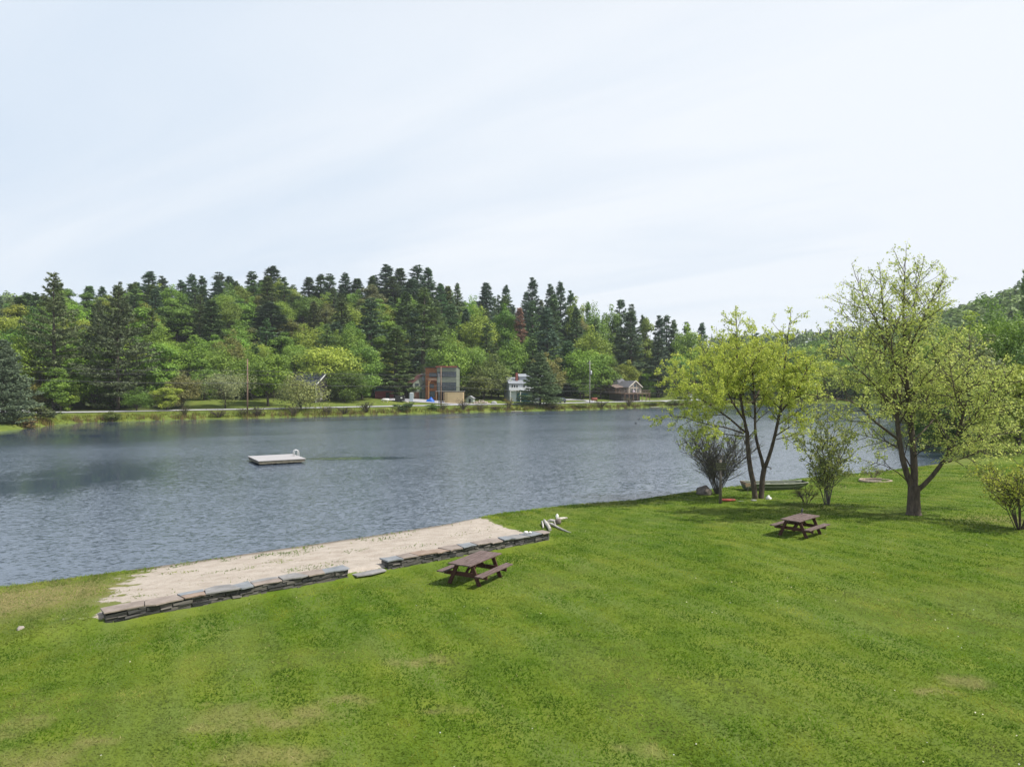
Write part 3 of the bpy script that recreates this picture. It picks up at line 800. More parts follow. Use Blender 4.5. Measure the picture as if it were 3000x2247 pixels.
# the rest of the wood, filled in at random spacing
def fill(npx, ne, spacing, tries, e_lo, e_hi, pxlo, pxhi, seed, ppine):
    g = np.random.default_rng(seed); made = 0
    PX = g.uniform(pxlo, pxhi, tries); D = np.sqrt(g.uniform(130**2, 372**2, tries))
    X = (PX-CX)/FPX*D; E = lake_dist(X, D)
    for px, d, x, e in zip(PX, D, X, E):
        if e < e_lo or e > e_hi or made >= npx: continue
        lim = 32 + 5*math.sin(x*.13)
        if px < 560: lim = 17
        elif px < 720: lim = 30
        elif px > 2080: lim = 6
        if e < lim: continue
        sp = spacing*(.8 + .4*g.random())
        if any((x-a)**2 + (d-b)**2 < (sp*.55 + r*.7)**2 for a, b, r in OCC): continue
        if any((x-a)**2 + (d-b)**2 < r*r for a, b, r in CLEAR): continue
        pp = ppine*(.12 + 1.25*min(1, max(0, e-40)/95))
        z0 = gz(x, d)
        crest = np.interp(px, CREST_PX, CREST_Y)
        if g.random() < pp:
            h = g.uniform(13, 20)*(.85 if px > 2080 else 1); wd = h*g.uniform(.30, .42); kind = 'pine'; col = g.choice(['blue', 'deep', 'deep', 'mid', 'mid'])
        else:
            h = g.uniform(9, 15); wd = h*g.uniform(.55, .78); kind = 'leafy'; col = g.choice(['fresh', 'fresh', 'fresh', 'leaf', 'leaf', 'yel', 'yel', 'olive', 'pale', 'bronze'], p=[.17,.17,.16,.13,.12,.09,.08,.05,.025,.005])
        yt = CY - (z0 + h - CAM_Z)/d*FPX
        if yt < crest - 14: 
            yt = crest - 14 + g.uniform(0, 16)
            h = CAM_Z + (CY-yt)/FPX*d - z0
            if h < 5: continue
            wd = min(wd, h*.8)
        forest_tree(kind, px, yt, wd*FPX/d, d, col=col, g=g); occ(x, d, wd*.42); made += 1
    return made
n1 = fill(300, 0, 4.6, 9000, 16, 190, -120, 2230, 5, .42)
n2 = fill(95, 0, 6.5, 3500, 6, 120, 2130, 3250, 6, .22)
print('forest fill', n1, n2, len(FOREST))
# big trees of the left shore, modelled at finer grain
BIGP = pine_meshes('tall_pine', 29.5, 16.5, 61, .27, 1.2, 1.15, .58, 'column', .05, .62)
DENSP = pine_meshes('dense_pine', 24, 19, 62, .08, 1.0, 1.4, .56, 'wide', .08, .55)
SPRU = pine_meshes('shore_spruce', 16, 15.5, 63, .02, .7, 2.0, .48, 'wide', .14, .28)
LAKEP = pine_meshes('lake_pine', 16, 11.5, 64, .05, .62, 2.0, .44, 'cone', .03, .28)
def hero(meshes, px, pytop, d, nat_h, label, col, ws=1.0, rz=0.0, name='pine_tree'):
    x = (px-CX)/FPX*d; z0 = gz(x, d); hh = CAM_Z + (CY-pytop)/FPX*d - z0
    return put_tree(name, meshes, (x, d, z0), hh/nat_h*ws, rz, col, hh/nat_h, label, 'tree')
hero(BIGP, 158, 793, 149, 29.5, 'tallest white pine with a bare grey lower trunk, rising from the left roadside', (.135,.170,.075), 1.0, .6)
hero(DENSP, 345, 838, 154, 24, 'broad shaggy dark pine just right of the tallest roadside pine', (.118,.150,.075), 1.0, 2.0)
hero(DENSP, 290, 880, 165, 24, 'dark pine half hidden between the two big left roadside pines', (.10,.135,.065), .8, 4.0)
hero(SPRU, 8, 1000, 117, 16, 'bushy blue-green spruce at the pond edge by the left border', (.145,.195,.120), 1.05, 1.0, 'spruce_tree')
hero(LAKEP, 1583, 1033, 199, 16, 'single conical pine on the far waterline in front of the white house', (.140,.205,.092), 1.28, .4)
for px, yt, wd, d, c, pr, lb in [(88,905,120,165,'dark',0,'deep green maple behind and left of the tallest roadside pine'),
        (215,950,110,170,'dark',1,'deep green leafy tree filling the gap behind the two big roadside pines'),
        (30,912,110,190,'yel',2,'yellow-green tree above the spruce at the left border'),
        (205,1118,60,148,'fresh',3,'small bright maple beside the bare trunk of the tallest pine'),
        (430,1040,110,168,'fresh',1,'rounded bright green tree right of the shaggy dark pine'),
        (490,1118,62,153,'yel',5,'low cone-shaped yellow-green shrub tree by the road right of the dark pines'),
        (400,1135,80,151,'leaf',0,'low dark leafy bush tree under the shaggy pine by the road'),
        (535,1088,100,160,'bronze',0,'olive brown budding tree left of the pale apple tree')]:
    o = forest_tree('leafy', px, yt, wd, d, col=c, proto=pr, g=g2, label=lb)
# apple tree, willow bush
APPLE = leafy_meshes('apple', 8, 9.6, 71, .26, 6500, .22, lobes=60, bark=M_BARKD)
hero(APPLE, 660, 1087, 164, 8, 'round pale apple tree with a dark forked trunk beside the roadside pole', (.255,.30,.16), 1.1, .3, 'apple_tree')
WILLOW = leafy_meshes('willow', 6, 9, 72, .28, 6000, .02, lobes=56)
hero(WILLOW, 882, 1106, 163, 6, 'wide pale green willow bush in front of the dark solar-roofed house', (.235,.275,.105), 1.12, 1.3, 'willow_bush')

# right bank of the pond and the wood behind the birches: px, top, width, distance, colour, prototype
RB = [(3003,786,40,130,'mid','pine',1),(2960,900,190,95,'fresh','leafy',2),(2870,985,200,82,'pale','leafy',0),(2780,1040,170,86,'yel','leafy',1),(2985,1040,230,70,'yel','leafy',2),
      (2700,1080,150,104,'olive','leafy',0),(2640,1090,120,135,'yel','leafy',4),(2740,960,150,150,'fresh','leafy',2),(2830,930,170,140,'yel','leafy',1),(2910,870,160,150,'fresh','leafy',0),
      (2600,1060,140,225,'fresh','leafy',2),(2530,1055,120,272,'yel','leafy',0),(2470,1050,120,280,'fresh','leafy',1),(2400,1045,130,278,'yel','leafy',2),(2330,1050,130,272,'fresh','leafy',0),(2260,1050,120,262,'fresh','leafy',1),
      (2190,1020,110,268,'leaf','leafy',2),(2120,1030,110,262,'fresh','leafy',0),(2150,980,70,292,'blue','pine',0),(2215,975,60,310,'deep','pine',1),(2440,1010,60,300,'blue','pine',3),
      (2660,1000,130,205,'fresh','leafy',3),(2560,1020,110,285,'leaf','leafy',4),(2790,1160,120,78,'dark','leafy',5),(2720,1180,100,92,'leaf','leafy',3),(3060,980,240,80,'dark','leafy',2),(2690,1010,110,182,'yel','leafy',1),
      (2100,1090,80,252,'yel','leafy',5),(2040,1085,70,258,'leaf','leafy',5),(2360,1000,110,300,'fresh','leafy',2),(2480,995,110,310,'yel','leafy',0),(2250,1010,110,292,'yel','leafy',0),(2420,985,110,325,'fresh','leafy',1),(2560,1000,120,320,'fresh','leafy',2)]
for px, yt, wd, d, c, k, pr in RB:
    forest_tree(k, px, yt, wd, d, col=c, proto=pr, g=g2); occ((px-CX)/FPX*d, d, wd/FPX*d*.4)

# ------------------------------------------------------------------ undergrowth: what nobody could count
def bush_cloud(name, pts, rad, n_each, el, mat, seed, kind_label, flat=.75):
    g = np.random.default_rng(seed); C = []; Nn = []; T = []
    for (x, y, z), r in zip(pts, rad):
        k = n_each; d = g.normal(size=(k, 3)); d[:, 2] = np.abs(d[:, 2])*.9; d /= np.linalg.norm(d, axis=1)[:, None]
        rr = r*g.uniform(.45, 1.1, k)*(1 + .25*np.sin(3*np.arctan2(d[:, 1], d[:, 0]) + g.uniform(0, 6)))
        C.append(np.array((x, y, z)) + d*rr[:, None]*np.array((1, 1, flat))); Nn.append(d + g.normal(size=(k, 3))*.5 + np.array((0, 0, .3)))
        T.append(np.full(k, g.uniform(-.25, .25)))
    C = np.concatenate(C); Nn = np.concatenate(Nn); T = np.concatenate(T)
    V, F = leaf_quads(C, Nn, g.uniform(.6, 1.3, len(C))*el, g, .7)
    o = bpy.data.objects.new(name, np_mesh(name, V, F, mat, rnd=np.clip(g.random(len(F))*.6+.2+T, 0, 1))); link(o)
    tag(o, kind_label, kind='stuff'); return o
def scatter(n, pxlo, pxhi, elo, ehi, seed, dlo=60, dhi=380, extra=None):
    g = np.random.default_rng(seed); out = []
    while len(out) < n:
        px = g.uniform(pxlo, pxhi, 4000); d = np.sqrt(g.uniform(dlo**2, dhi**2, 4000)); x = (px-CX)/FPX*d
        e = lake_dist(x, d)
        for a, b, c, p in zip(x, d, e, px):
            if not (elo < c < ehi): continue
            lim = 17 if p < 560 else (34 if p < 720 else (40 if p < 2080 else 4))
            if extra is None and c < lim: continue
            if any((a-u)**2 + (b-v)**2 < (r+1)**2 for u, v, r in CLEAR): continue
            if extra is not None and not extra(a, b, c, p): continue
            out.append((a, b)); 
            if len(out) >= n: break
    A = np.array(out); return np.column_stack([A, terrain(A[:, 0], A[:, 1])])
M_UNDER = leaf_mat('undergrowth_leaf', (.060,.115,.024), .5, .25)
P = scatter(1500, -150, 2150, 16, 170, 31)
bush_cloud('undergrowth', P, np.random.default_rng(1).uniform(1.2, 3.2, len(P)), 60, .55, M_UNDER, 32, 'mixed green saplings and undergrowth between the trees of the hill', 1.0)
P = scatter(420, 2120, 3300, 1.0, 60, 33, 64, 330)
bush_cloud('undergrowth', P, np.random.default_rng(2).uniform(1.0, 2.6, len(P)), 80, .42, M_UNDER, 34, 'dark tangled undergrowth along the right bank of the pond', .95)
P = scatter(300, -1000, -110, 17, 170, 35)
bush_cloud('undergrowth', P, np.random.default_rng(3).uniform(3.0, 6.5, len(P)), 150, .8, M_UNDER, 36, 'dense green wood continuing past the left end of the hill', 1.3)
# far hills read as one wood
def hill_wood():
    g = np.random.default_rng(91); C = []; Nn = []; S = []; T = []
    n = 0
    while n < 2850:
        px = g.uniform(-700, 3500); r = g.uniform(330, 900)
        if 260 < px < 2080: continue
        th = math.atan((px-CX)/FPX); x = r*math.sin(th); y = r*math.cos(th); z = float(hills(np.array([x]), np.array([y]))[0])
        if z < 1: continue
        conif = g.random() < (.45 if px < 2600 and px > 2000 else .08)
        h = g.uniform(9, 14); wd = g.uniform(3.0, 4.5)*(.6 if conif else 1)
        k = 46; d = g.normal(size=(k, 3)); d /= np.linalg.norm(d, axis=1)[:, None]; d[:, 2] = np.where(d[:, 2] < -.3, -d[:, 2], d[:, 2])
        if conif:
            f = g.random(k)**.7; c = np.column_stack([d[:, 0]*wd*(1-f), d[:, 1]*wd*(1-f), h*(.15+.95*f)])
        else: c = d*np.array((wd, wd, h*.42))*g.uniform(.7, 1.08, k)[:, None] + np.array((0, 0, h*.55))
        C.append(c + np.array((x, y, z))); Nn.append(d + np.array((0, 0, .3)) + g.normal(size=(k, 3))*.35); S.append(np.full(k, wd*.62)); T.append(np.full(k, (.12 if conif else g.uniform(.35, .9)))); n += 1
    C = np.concatenate(C); Nn = np.concatenate(Nn); S = np.concatenate(S); T = np.concatenate(T)
    V, F = leaf_quads(C, Nn, S*g.uniform(.7, 1.3, len(S)), g, .8)
    o = bpy.data.objects.new('distant_woods', np_mesh('distant_woods', V, F, leaf_mat('far_leaf', (.125,.205,.055), .55, .2), rnd=np.clip(T + g.normal(size=len(T))*.1, 0, 1))); link(o)
    tag(o, 'unbroken green woods covering the distant hills', kind='stuff')
hill_wood()
# ------------------------------------------------------------------ the near trees, limb by limb
M_BIRCHB = simple('birch_bark', (.070,.052,.042), .85, .5, 7, bump=.7, bscale=22, stretch=(1,1,.35), col2=(.125,.095,.072))
M_BIRCHL = leaf_mat('birch_leaf', (.50,.585,.12), .36, .5, hue2=(1.1,1.0,.9))
M_TWIGG = simple('grey_twig', (.095,.085,.078), .9, .3, 5)
M_TWIG = simple('twig_bark', (.075,.058,.045), .9, .3, 5)

def resample(P, n):
    P = np.asarray(P, float); L = np.concatenate([[0], np.cumsum(np.linalg.norm(np.diff(P, axis=0), axis=1))])
    t = np.linspace(0, L[-1], n); Q = np.stack([np.interp(t, L, P[:, k]) for k in range(3)], 1)
    for _ in range(2):
        Q[1:-1] = (Q[:-2] + 2*Q[1:-1] + Q[2:])/4
    return Q, L[-1]

def wiggle(P, g, amp):
    n = len(P); w = np.cumsum(g.normal(size=(n, 3)), axis=0)*amp; w -= np.linspace(0, 1, n)[:, None]*w[-1]*.5; w[0] = 0
    return P + w

class Grower:
    def __init__(s, seed, leaf=.11, twig_leaves=9, flat=.5):
        s.g = np.random.default_rng(seed); s.big = []; s.mid = []; s.tw = []; s.LC = []; s.LN = []; s.LA = []
        s.leaf = leaf; s.tl = twig_leaves; s.flat = flat
    def twig(s, p, d, L, r):
        g = s.g; t = np.linspace(0, 1, 4)
        d = d/np.linalg.norm(d)
        P = p + d*(L*t)[:, None]; P[:, 2] += -.10*L*t**2 + g.normal()*.05*L*t; P += np.cumsum(g.normal(size=P.shape), 0)*.03*L*(t > 0)[:, None]
        s.tw.append((P, np.linspace(r, .003, 4)))
        k = max(1, int(s.tl*L/.6*g.uniform(.6, 1.4)))
        u = g.uniform(.15, 1.05, k); i = np.clip((u*3).astype(int), 0, 2); f = (u*3 - i)[:, None]
        c = P[i]*(1-f) + P[i+1]*f + g.normal(size=(k, 3))*.06
        s.LC.append(c); a = d*.6 + g.normal(size=(k, 3))*.6; s.LA.append(a)
        n = g.normal(size=(k, 3))*.8; n[:, 2] += s.flat; s.LN.append(n)
    def branch(s, p, d, L, r, lift=.15, tw_len=.55, density=1.0):
        """secondary branch carrying twigs"""
        g = s.g; m = 6; t = np.linspace(0, 1, m); d = d/np.linalg.norm(d)
        P = p + d*(L*t)[:, None]; P[:, 2] += lift*L*t**2; P = wiggle(P, g, .018*L)
        s.mid.append((P, r*(1-t)**.8 + .006))
        k = max(3, int(L*4.2*density))
        for u in np.sort(g.uniform(.12, 1.0, k)):
            i = min(m-2, int(u*(m-1))); f = u*(m-1) - i; q = P[i]*(1-f) + P[i+1]*f
            tn = P[i+1]-P[i]; tn /= np.linalg.norm(tn)
            o = np.cross(tn, g.normal(size=3)); o /= np.linalg.norm(o); o[2] *= .7
            dd = tn*g.uniform(.35, .9) + o*.8
            s.twig(q, dd, tw_len*g.uniform(.6, 1.5)*(1.15-.5*u), .0055)
        if L > 1.4:
            for u in g.uniform(.2, .8, int(L*1.3)):
                i = min(m-2, int(u*(m-1))); q = P[i]; tn = P[i+1]-P[i]; tn /= np.linalg.norm(tn)
                o = np.cross(tn, g.normal(size=3)); o /= np.linalg.norm(o); o[2] *= .6
                s.branch(q, tn*.8 + o*.7, L*.45*g.uniform(.6, 1.1), r*.5, lift, tw_len, density)
    def limb(s, P, r0, r1, n_br=14, start=.3, blen=2.0, lift=.12, out=.9, density=1.0, tip=True, up=.15, tw_len=.55):
        g = s.g; Q, L = resample(P, 14); Q = wiggle(Q, g, .012*min(1, L/5))
        rad = np.linspace(r0, r1, 14); s.big.append((Q, rad))
        a = g.uniform(0, 6.28)
        for j in range(n_br):
            u = start + (1-start)*(j+g.uniform(0, 1))/n_br; i = min(12, int(u*13)); f = u*13 - i; q = Q[i]*(1-f) + Q[i+1]*f
            tn = Q[i+1]-Q[i]; tn /= np.linalg.norm(tn); a += 2.4 + g.normal()*.4
            e1 = np.cross(tn, (.3, .9, .1)); e1 /= np.linalg.norm(e1); e2 = np.cross(tn, e1)
            o = e1*math.cos(a) + e2*math.sin(a)
            s.branch(q, tn*(1-out*.45) + o*out + np.array((0, 0, up)), blen*1.22*(1.1-.62*(u-start)/(1-start+1e-6))*g.uniform(.6, 1.2), max(.012, (r0 + (r1-r0)*u)*.30), lift, tw_len, density)
        if tip: s.branch(Q[-1], Q[-1]-Q[-2], blen*.5, r1, lift, tw_len, density)
    def build(s, name, loc, label, leafmat, bark, cat='tree', tone=None):
        o = empty(name, loc, 0, label, cat)
        V1, F1 = tubes_np(s.big, 9); V2, F2 = tubes_np(s.mid, 4) if s.mid else (np.zeros((0,3)), np.zeros((0,4),int))
        V = np.concatenate([V1, V2]); F = np.concatenate([F1, F2+len(V1)])
        small = name != 'birch_tree'
        if small:
            V3, F3 = tubes_np(s.tw, 4); F = np.concatenate([F, F3+len(V)]); V = np.concatenate([V, V3])
        link(bpy.data.objects.new('trunk', np_mesh('trunk', V - np.array(loc), F, bark, smooth=True)), o)
        V, F = tubes_np(s.tw, 3)
        if not small: link(bpy.data.objects.new('twigs', np_mesh('twigs', V - np.array(loc), F, M_TWIG, smooth=True)), o)
        C = np.concatenate(s.LC); Nn = np.concatenate(s.LN); A = np.concatenate(s.LA)
        V, F = leaf_quads(C, Nn, s.g.uniform(.4, 1.6, len(C))*s.leaf, s.g, .62, A)
        link(bpy.data.objects.new('crown', np_mesh('crown', V - np.array(loc), F, leafmat, rnd=s.g.random(len(F)))), o)
        print(name, 'leaves', len(F), 'twigs', len(s.tw))
        return o

def L4(base, pts):
    """limb traced in crop 4 pixels (x, y, depth offset) at the tree's own distance"""
    return [tuple(W(1850 + x*.483, 700 + y*.483, base + d)) for x, y, d in pts]
def L5(base, pts):
    return [tuple(W(2350 + x*.543, 700 + y*.543, base + d)) for x, y, d in pts]

# --- twin-trunked river birch
bA = ground_px(2222, 1461); dA = bA.y
G = Grower(101, .092, 42)
lm = G.limb
lm(L4(dA, [(752,1582,0),(738,1480,0),(716,1370,0),(706,1250,.1),(702,1170,.1)]), .17, .12, 3, .75, 1.2, tip=False)
lm(L4(dA, [(788,1582,.1),(795,1450,.1),(806,1390,.1)]), .17, .15, 0, tip=False)
lm(L4(dA, [(803,1400,.1),(770,1275,.2),(737,1200,.4),(748,1050,.6),(738,900,.9),(725,780,1.0),(735,640,1.1)]), .11, .02, 17, .35, 1.7)
lm(L4(dA, [(806,1395,.1),(842,1310,0),(872,1200,-.2),(905,1050,-.4),(920,900,-.5),(930,760,-.6),(950,600,-.6),(958,520,-.6)]), .12, .02, 22, .28, 1.75)
lm(L4(dA, [(702,1180,.1),(640,1128,.3),(560,1060,.9),(440,985,1.5),(310,900,2.0),(230,860,2.2)]), .07, .015, 19, .3, 1.8)
lm(L4(dA, [(702,1175,.1),(680,1080,.1),(655,900,.3),(645,760,.2),(640,600,.2),(636,500,.2)]), .10, .018, 20, .25, 1.8)
lm(L4(dA, [(690,1110,.1),(620,1000,-.5),(560,880,-1.0),(500,770,-1.3),(450,690,-1.4)]), .07, .015, 16, .25, 1.8)
lm(L4(dA, [(680,1180,.1),(550,1138,-.4),(400,1108,-1.0),(280,1062,-1.4),(160,1085,-1.7)]), .05, .010, 14, .2, 1.2, lift=-.05)
lm(L4(dA, [(875,1195,-.2),(975,1130,-.8),(1040,1085,-1.1)]), .04, .012, 9, .2, 1.3)
lm(L4(dA, [(905,1050,-.4),(990,940,-1.3),(1040,840,-1.7),(1085,760,-1.8)]), .06, .014, 18, .2, 1.9)
lm(L4(dA, [(735,1000,.6),(800,880,1.6),(850,760,2.2),(870,640,2.4)]), .06, .014, 14, .2, 1.7)
lm(L4(dA, [(650,920,.3),(590,800,1.3),(545,700,1.8),(530,620,2.0)]), .05, .014, 13, .2, 1.7)
lm(L4(dA, [(620,1000,-.5),(480,930,-1.9),(360,860,-2.5),(270,810,-2.7)]), .05, .012, 19, .25, 1.8)
lm(L4(dA, [(880,1215,-.2),(980,1190,.5),(1070,1180,.9)]), .03, .008, 7, .15, 1.0, lift=0)
lm(L4(dA, [(700,1200,.1),(560,1180,.8),(430,1190,1.5),(330,1230,1.9)]), .035, .008, 9, .2, .9, lift=-.1)
lm(L4(dA, [(660,960,.3),(700,820,-1.2),(760,720,-1.8),(790,640,-2.0)]), .05, .012, 13, .2, 1.6)
lm(L4(dA, [(820,1380,0),(850,1390,0),(842,1400,-.1)]), .03, .02, 0, tip=False)
G.build('birch_tree', tuple(bA), 'twin-trunked yellow-green birch on the lawn beside the aluminium boat', M_BIRCHL, M_BIRCHB)

# --- the taller three-limbed birch to its right
bB = ground_px(2676, 1508); dB = bB.y
G = Grower(202, .09, 17); lm = G.limb
G.big.append((np.array(L5(dB, [(602,1503,0),(602,1492,0),(602,1472,0),(602,1400,0),(604,1330,0)])), np.array([.50,.40,.325,.285,.27])))
lm(L5(dB, [(596,1350,0),(563,1300,0),(540,1235,0),(522,1100,0),(502,950,.1),(486,780,.3),(480,650,.4),(462,560,.5),(442,470,.5),(430,340,.5),(425,250,.5)]), .15, .018, 26, .3, 2.0)
lm(L5(dB, [(603,1350,0),(606,1250,.2),(596,1100,.3),(577,950,.3),(566,800,.3),(553,650,.2),(546,450,.2),(545,300,.1),(556,165,.1)]), .18, .018, 34, .28, 2.1)
lm(L5(dB, [(618,1360,0),(640,1368,0),(716,1265,-.3),(800,1150,-.6),(858,1012,-.8),(888,850,-.9),(900,700,-1),(905,590,-1)]), .12, .016, 26, .3, 2.1)
lm(L5(dB, [(845,1040,-.8),(940,940,-1.5),(1040,830,-2.2),(1110,740,-2.6)]), .06, .014, 16, .15, 1.9)
lm(L5(dB, [(522,1085,0),(432,1022,-.7),(372,975,-1.1),(300,895,-1.6),(170,855,-2.0),(80,850,-2.2)]), .07, .012, 16, .25, 1.5)
lm(L5(dB, [(450,600,.5),(420,470,.7),(350,360,.9),(300,230,1.0)]), .05, .012, 13, .3, 1.7)
lm(L5(dB, [(572,560,.2),(590,430,.3),(620,290,.5),(640,185,.6)]), .06, .012, 17, .25, 1.7)
lm(L5(dB, [(560,640,.2),(640,470,-.6),(690,370,-1.0),(740,260,-1.2)]), .06, .012, 16, .25, 1.7)
lm(L5(dB, [(486,760,.3),(400,640,1.4),(330,520,1.8),(250,420,2.0)]), .055, .012, 15, .3, 1.8)
lm(L5(dB, [(500,930,.1),(370,760,-.8),(250,650,-1.4),(150,560,-1.6)]), .06, .012, 18, .25, 1.9)
lm(L5(dB, [(577,960,.3),(680,800,1.2),(760,660,1.7),(830,540,2.0)]), .06, .012, 18, .25, 1.9)
lm(L5(dB, [(596,1100,.3),(720,960,1.4),(800,850,2.0),(850,760,2.2)]), .05, .012, 16, .25, 1.8)
lm(L5(dB, [(566,820,.3),(500,680,-1.2),(470,560,-1.7),(520,440,-1.9)]), .05, .012, 14, .25, 1.7)
lm(L5(dB, [(590,1240,.1),(520,1120,.8),(430,1080,1.4),(330,1060,1.7)]), .04, .010, 12, .2, 1.4)
lm(L5(dB, [(800,1150,-.6),(920,1110,.4),(1060,1060,1.0),(1150,1040,1.2)]), .045, .010, 14, .2, 1.6, lift=0)
lm(L5(dB, [(760,1210,-.4),(880,1180,-1.4),(1010,1130,-2.0)]), .04, .010, 12, .2, 1.5, lift=0)
lm(L5(dB, [(870,960,-.8),(820,820,-2.0),(800,700,-2.4)]), .04, .010, 12, .2, 1.7)
lm(L5(dB, [(572,1308,0),(500,1250,-.6),(430,1218,-1.0),(345,1200,-1.3)]), .03, .008, 7, .4, .8, density=.5)
lm(L5(dB, [(600,1180,.2),(660,1130,-.8),(740,1110,-1.4)]), .03, .008, 9, .2, 1.2)
G.build('birch_tree', tuple(bB), 'tallest lawn birch splitting low into three heavy limbs, nearest the right side', leaf_mat('birch_leaf_pale', (.49,.575,.16), .38, .5, hue2=(1.1,1.0,.95)), M_BIRCHB)
# flared foot of the trunk


# --- shrubs
def shrub(px, py, top, spread_px, seed, stems, label, leafmat, bark, leaf=.085, tl=6, name='shrub', lean=0.0, bmul=1.0, upright=.35, base_r=.15, density=1.0, rad=.028, start=.35, tw_len=.42):
    b = ground_px(px, py); d = b.y; H = CAM_Z + (CY-top)/FPX*d - b.z; w = spread_px/FPX*d/2
    G = Grower(seed, leaf, tl, .3); g = G.g
    for k in range(stems):
        a = 2*math.pi*k/stems + g.normal()*.35; rr = g.uniform(.15, 1.0)**upright if stems > 1 else 0
        tip = np.array((math.cos(a)*w*rr + lean, math.sin(a)*w*rr, H*g.uniform(.78, 1.0)*(1-.30*rr**2)))
        p0 = np.array((math.cos(a), math.sin(a), 0))*base_r*g.random() + np.array((0, 0, -.05)); mid = p0*.55 + tip*.45 + np.array((math.cos(a)*-.06*w, math.sin(a)*-.06*w, H*.08))
        P = np.array([p0, mid, tip]) + np.array(b)
        G.limb(P, rad, .008, max(4, int(H*2.6*bmul)), start, H*.24*bmul, .1, .75, density, True, .25, tw_len)
    return G.build(name, tuple(b), label, leafmat, bark, 'shrub')
M_SHL = leaf_mat('shrub_leaf', (.22,.27,.09), .45, .35)
M_SHY = leaf_mat('shrub_leaf_yellow', (.36,.42,.085), .45, .4)
M_SHP = leaf_mat('sapling_leaf', (.33,.39,.14), .45, .4)
shrub(2102, 1447, 1228, 225, 301, 42, 'dark bare-stemmed shrub fanning out behind the sign post by the water', M_SHL, M_TWIGG, .065, 1.6, density=.8, rad=.017, bmul=.9, upright=.5, start=.22)
o = shrub(2425, 1478, 1205, 165, 302, 9, 'small airy sapling standing between the two lawn birches', M_SHP, M_TWIGG, .105, 26, 'sapling', bmul=.95, upright=.9, rad=.030, start=.15, density=.8)
shrub(2988, 1552, 1330, 190, 303, 20, 'yellow-tipped shrub cut off by the right border of the lawn', M_SHY, M_TWIG, .10, 13, rad=.020, density=.7)
shrub(2362, 1476, 1428, 62, 304, 12, 'knee-high brown twiggy bush left of the airy sapling', leaf_mat('bud_leaf', (.20,.17,.07), .4, .2), M_TWIG, .05, 1.2, 'low_bush', rad=.012, bmul=.8)
shrub(2560, 1402, 1372, 80, 305, 10, 'low weedy bush by the water right of the airy sapling', M_SHP, M_TWIG, .08, 3, 'low_bush', rad=.012, bmul=.8)
# ------------------------------------------------------------------ near things
def wood(name, c, c2, st=(1.2, 14, 14), rough=.75):
    return simple(name, c, rough, .45, 2.2, bump=.35, bscale=9, stretch=st, col2=c2)
M_TOPW = wood('weathered_board', (.085,.045,.035), (.225,.165,.150))
M_FRAMEW = wood('red_brown_stain', (.055,.020,.013), (.105,.042,.028))
M_GAP = simple('dark_gap', (.02,.015,.012), .9, .2)
RT = random.Random(5)

def planks(mb, x0, x1, y0, y1, z0, z1, n, gap=.012):
    w = (y1-y0-(n-1)*gap)/n
    for i in range(n):
        a = y0 + i*(w+gap); e = RT.uniform(-.012, .012); dz = RT.uniform(-.003, .003)
        mb.box(x0+e, x1+RT.uniform(-.012, .012), a, a+w, z0+dz, z1+dz)
def picnic_table(px, py, ang, label, loc=None):
    t = empty('picnic_table', loc, ang, label, 'picnic table', 'picnic tables on the lawn')
    m = MB(); planks(m, -1.0, 1.0, -.42, .42, .712, .752, 5); m.build('tabletop', M_TOPW, t, bevel=.004)
    for s in (-1, 1):
        m = MB(); planks(m, -1.0, 1.0, s*.74-.135, s*.74+.135, .41, .45, 2); m.build('bench_seat', M_TOPW, t, bevel=.004)
    for x in (-.66, .66):
        sx = -1 if x < 0 else 1
        for s in (-1, 1):
            m = MB(); m.beam((x, s*.26, .712), (x, s*.60, -.03), .045, .135, (0, s, 1)); m.build('leg', M_FRAMEW, t, bevel=.004)
        m = MB(); m.beam((x-sx*.046, -.84, .34), (x-sx*.046, .84, .34), .045, .14); m.build('seat_support', M_FRAMEW, t, bevel=.004)
        m = MB(); m.beam((x-sx*.046, -.40, .668), (x-sx*.046, .40, .668), .045, .088); m.build('top_cleat', M_FRAMEW, t, bevel=.004)
        m = MB(); m.beam((x-sx*.07, 0, .36), (sx*.12, 0, .70), .09, .045); m.build('brace', M_FRAMEW, t)
    return t
def at_ground(x, y, dz=0): return (x, y, gz(x, y)+dz)
picnic_table(0, 0, math.atan2(1.74, .99), 'weathered picnic table beside the stone wall, nearest the beach', at_ground(-1.22, 23.72, .0))
picnic_table(0, 0, math.atan2(1.0, 1.05), 'weathered picnic table in the shade in front of the birches, a bird on its top', at_ground(12.35, 30.45, .0))
t2 = (12.35, 30.45)
m = MB(); zt = gz(*t2) + .752
bx, by = t2[0]+.33, t2[1]+.62
m.tube([(0,-.02,.10),(0,.02,.13),(0,.06,.19),(0,.065,.235),(0,.085,.262)], [.012,.045,.042,.03,.020], 8)
m.tube([(0,.085,.262),(0,.115,.255)], [.016,.003], 6); m.tube([(0,.0,.10),(0,-.11,.055)], [.022,.012], 6)
m.tube([(.015,.03,.10),(.015,.035,0)], .005, 5); m.tube([(-.015,.03,.10),(-.015,.035,0)], .005, 5)
tag(m.build('bird', simple('dark_plumage', (.030,.030,.034), .6, .3, 20), None, (bx, by, zt), R(-35)), 'small dark bird perched on the far picnic table', 'bird')
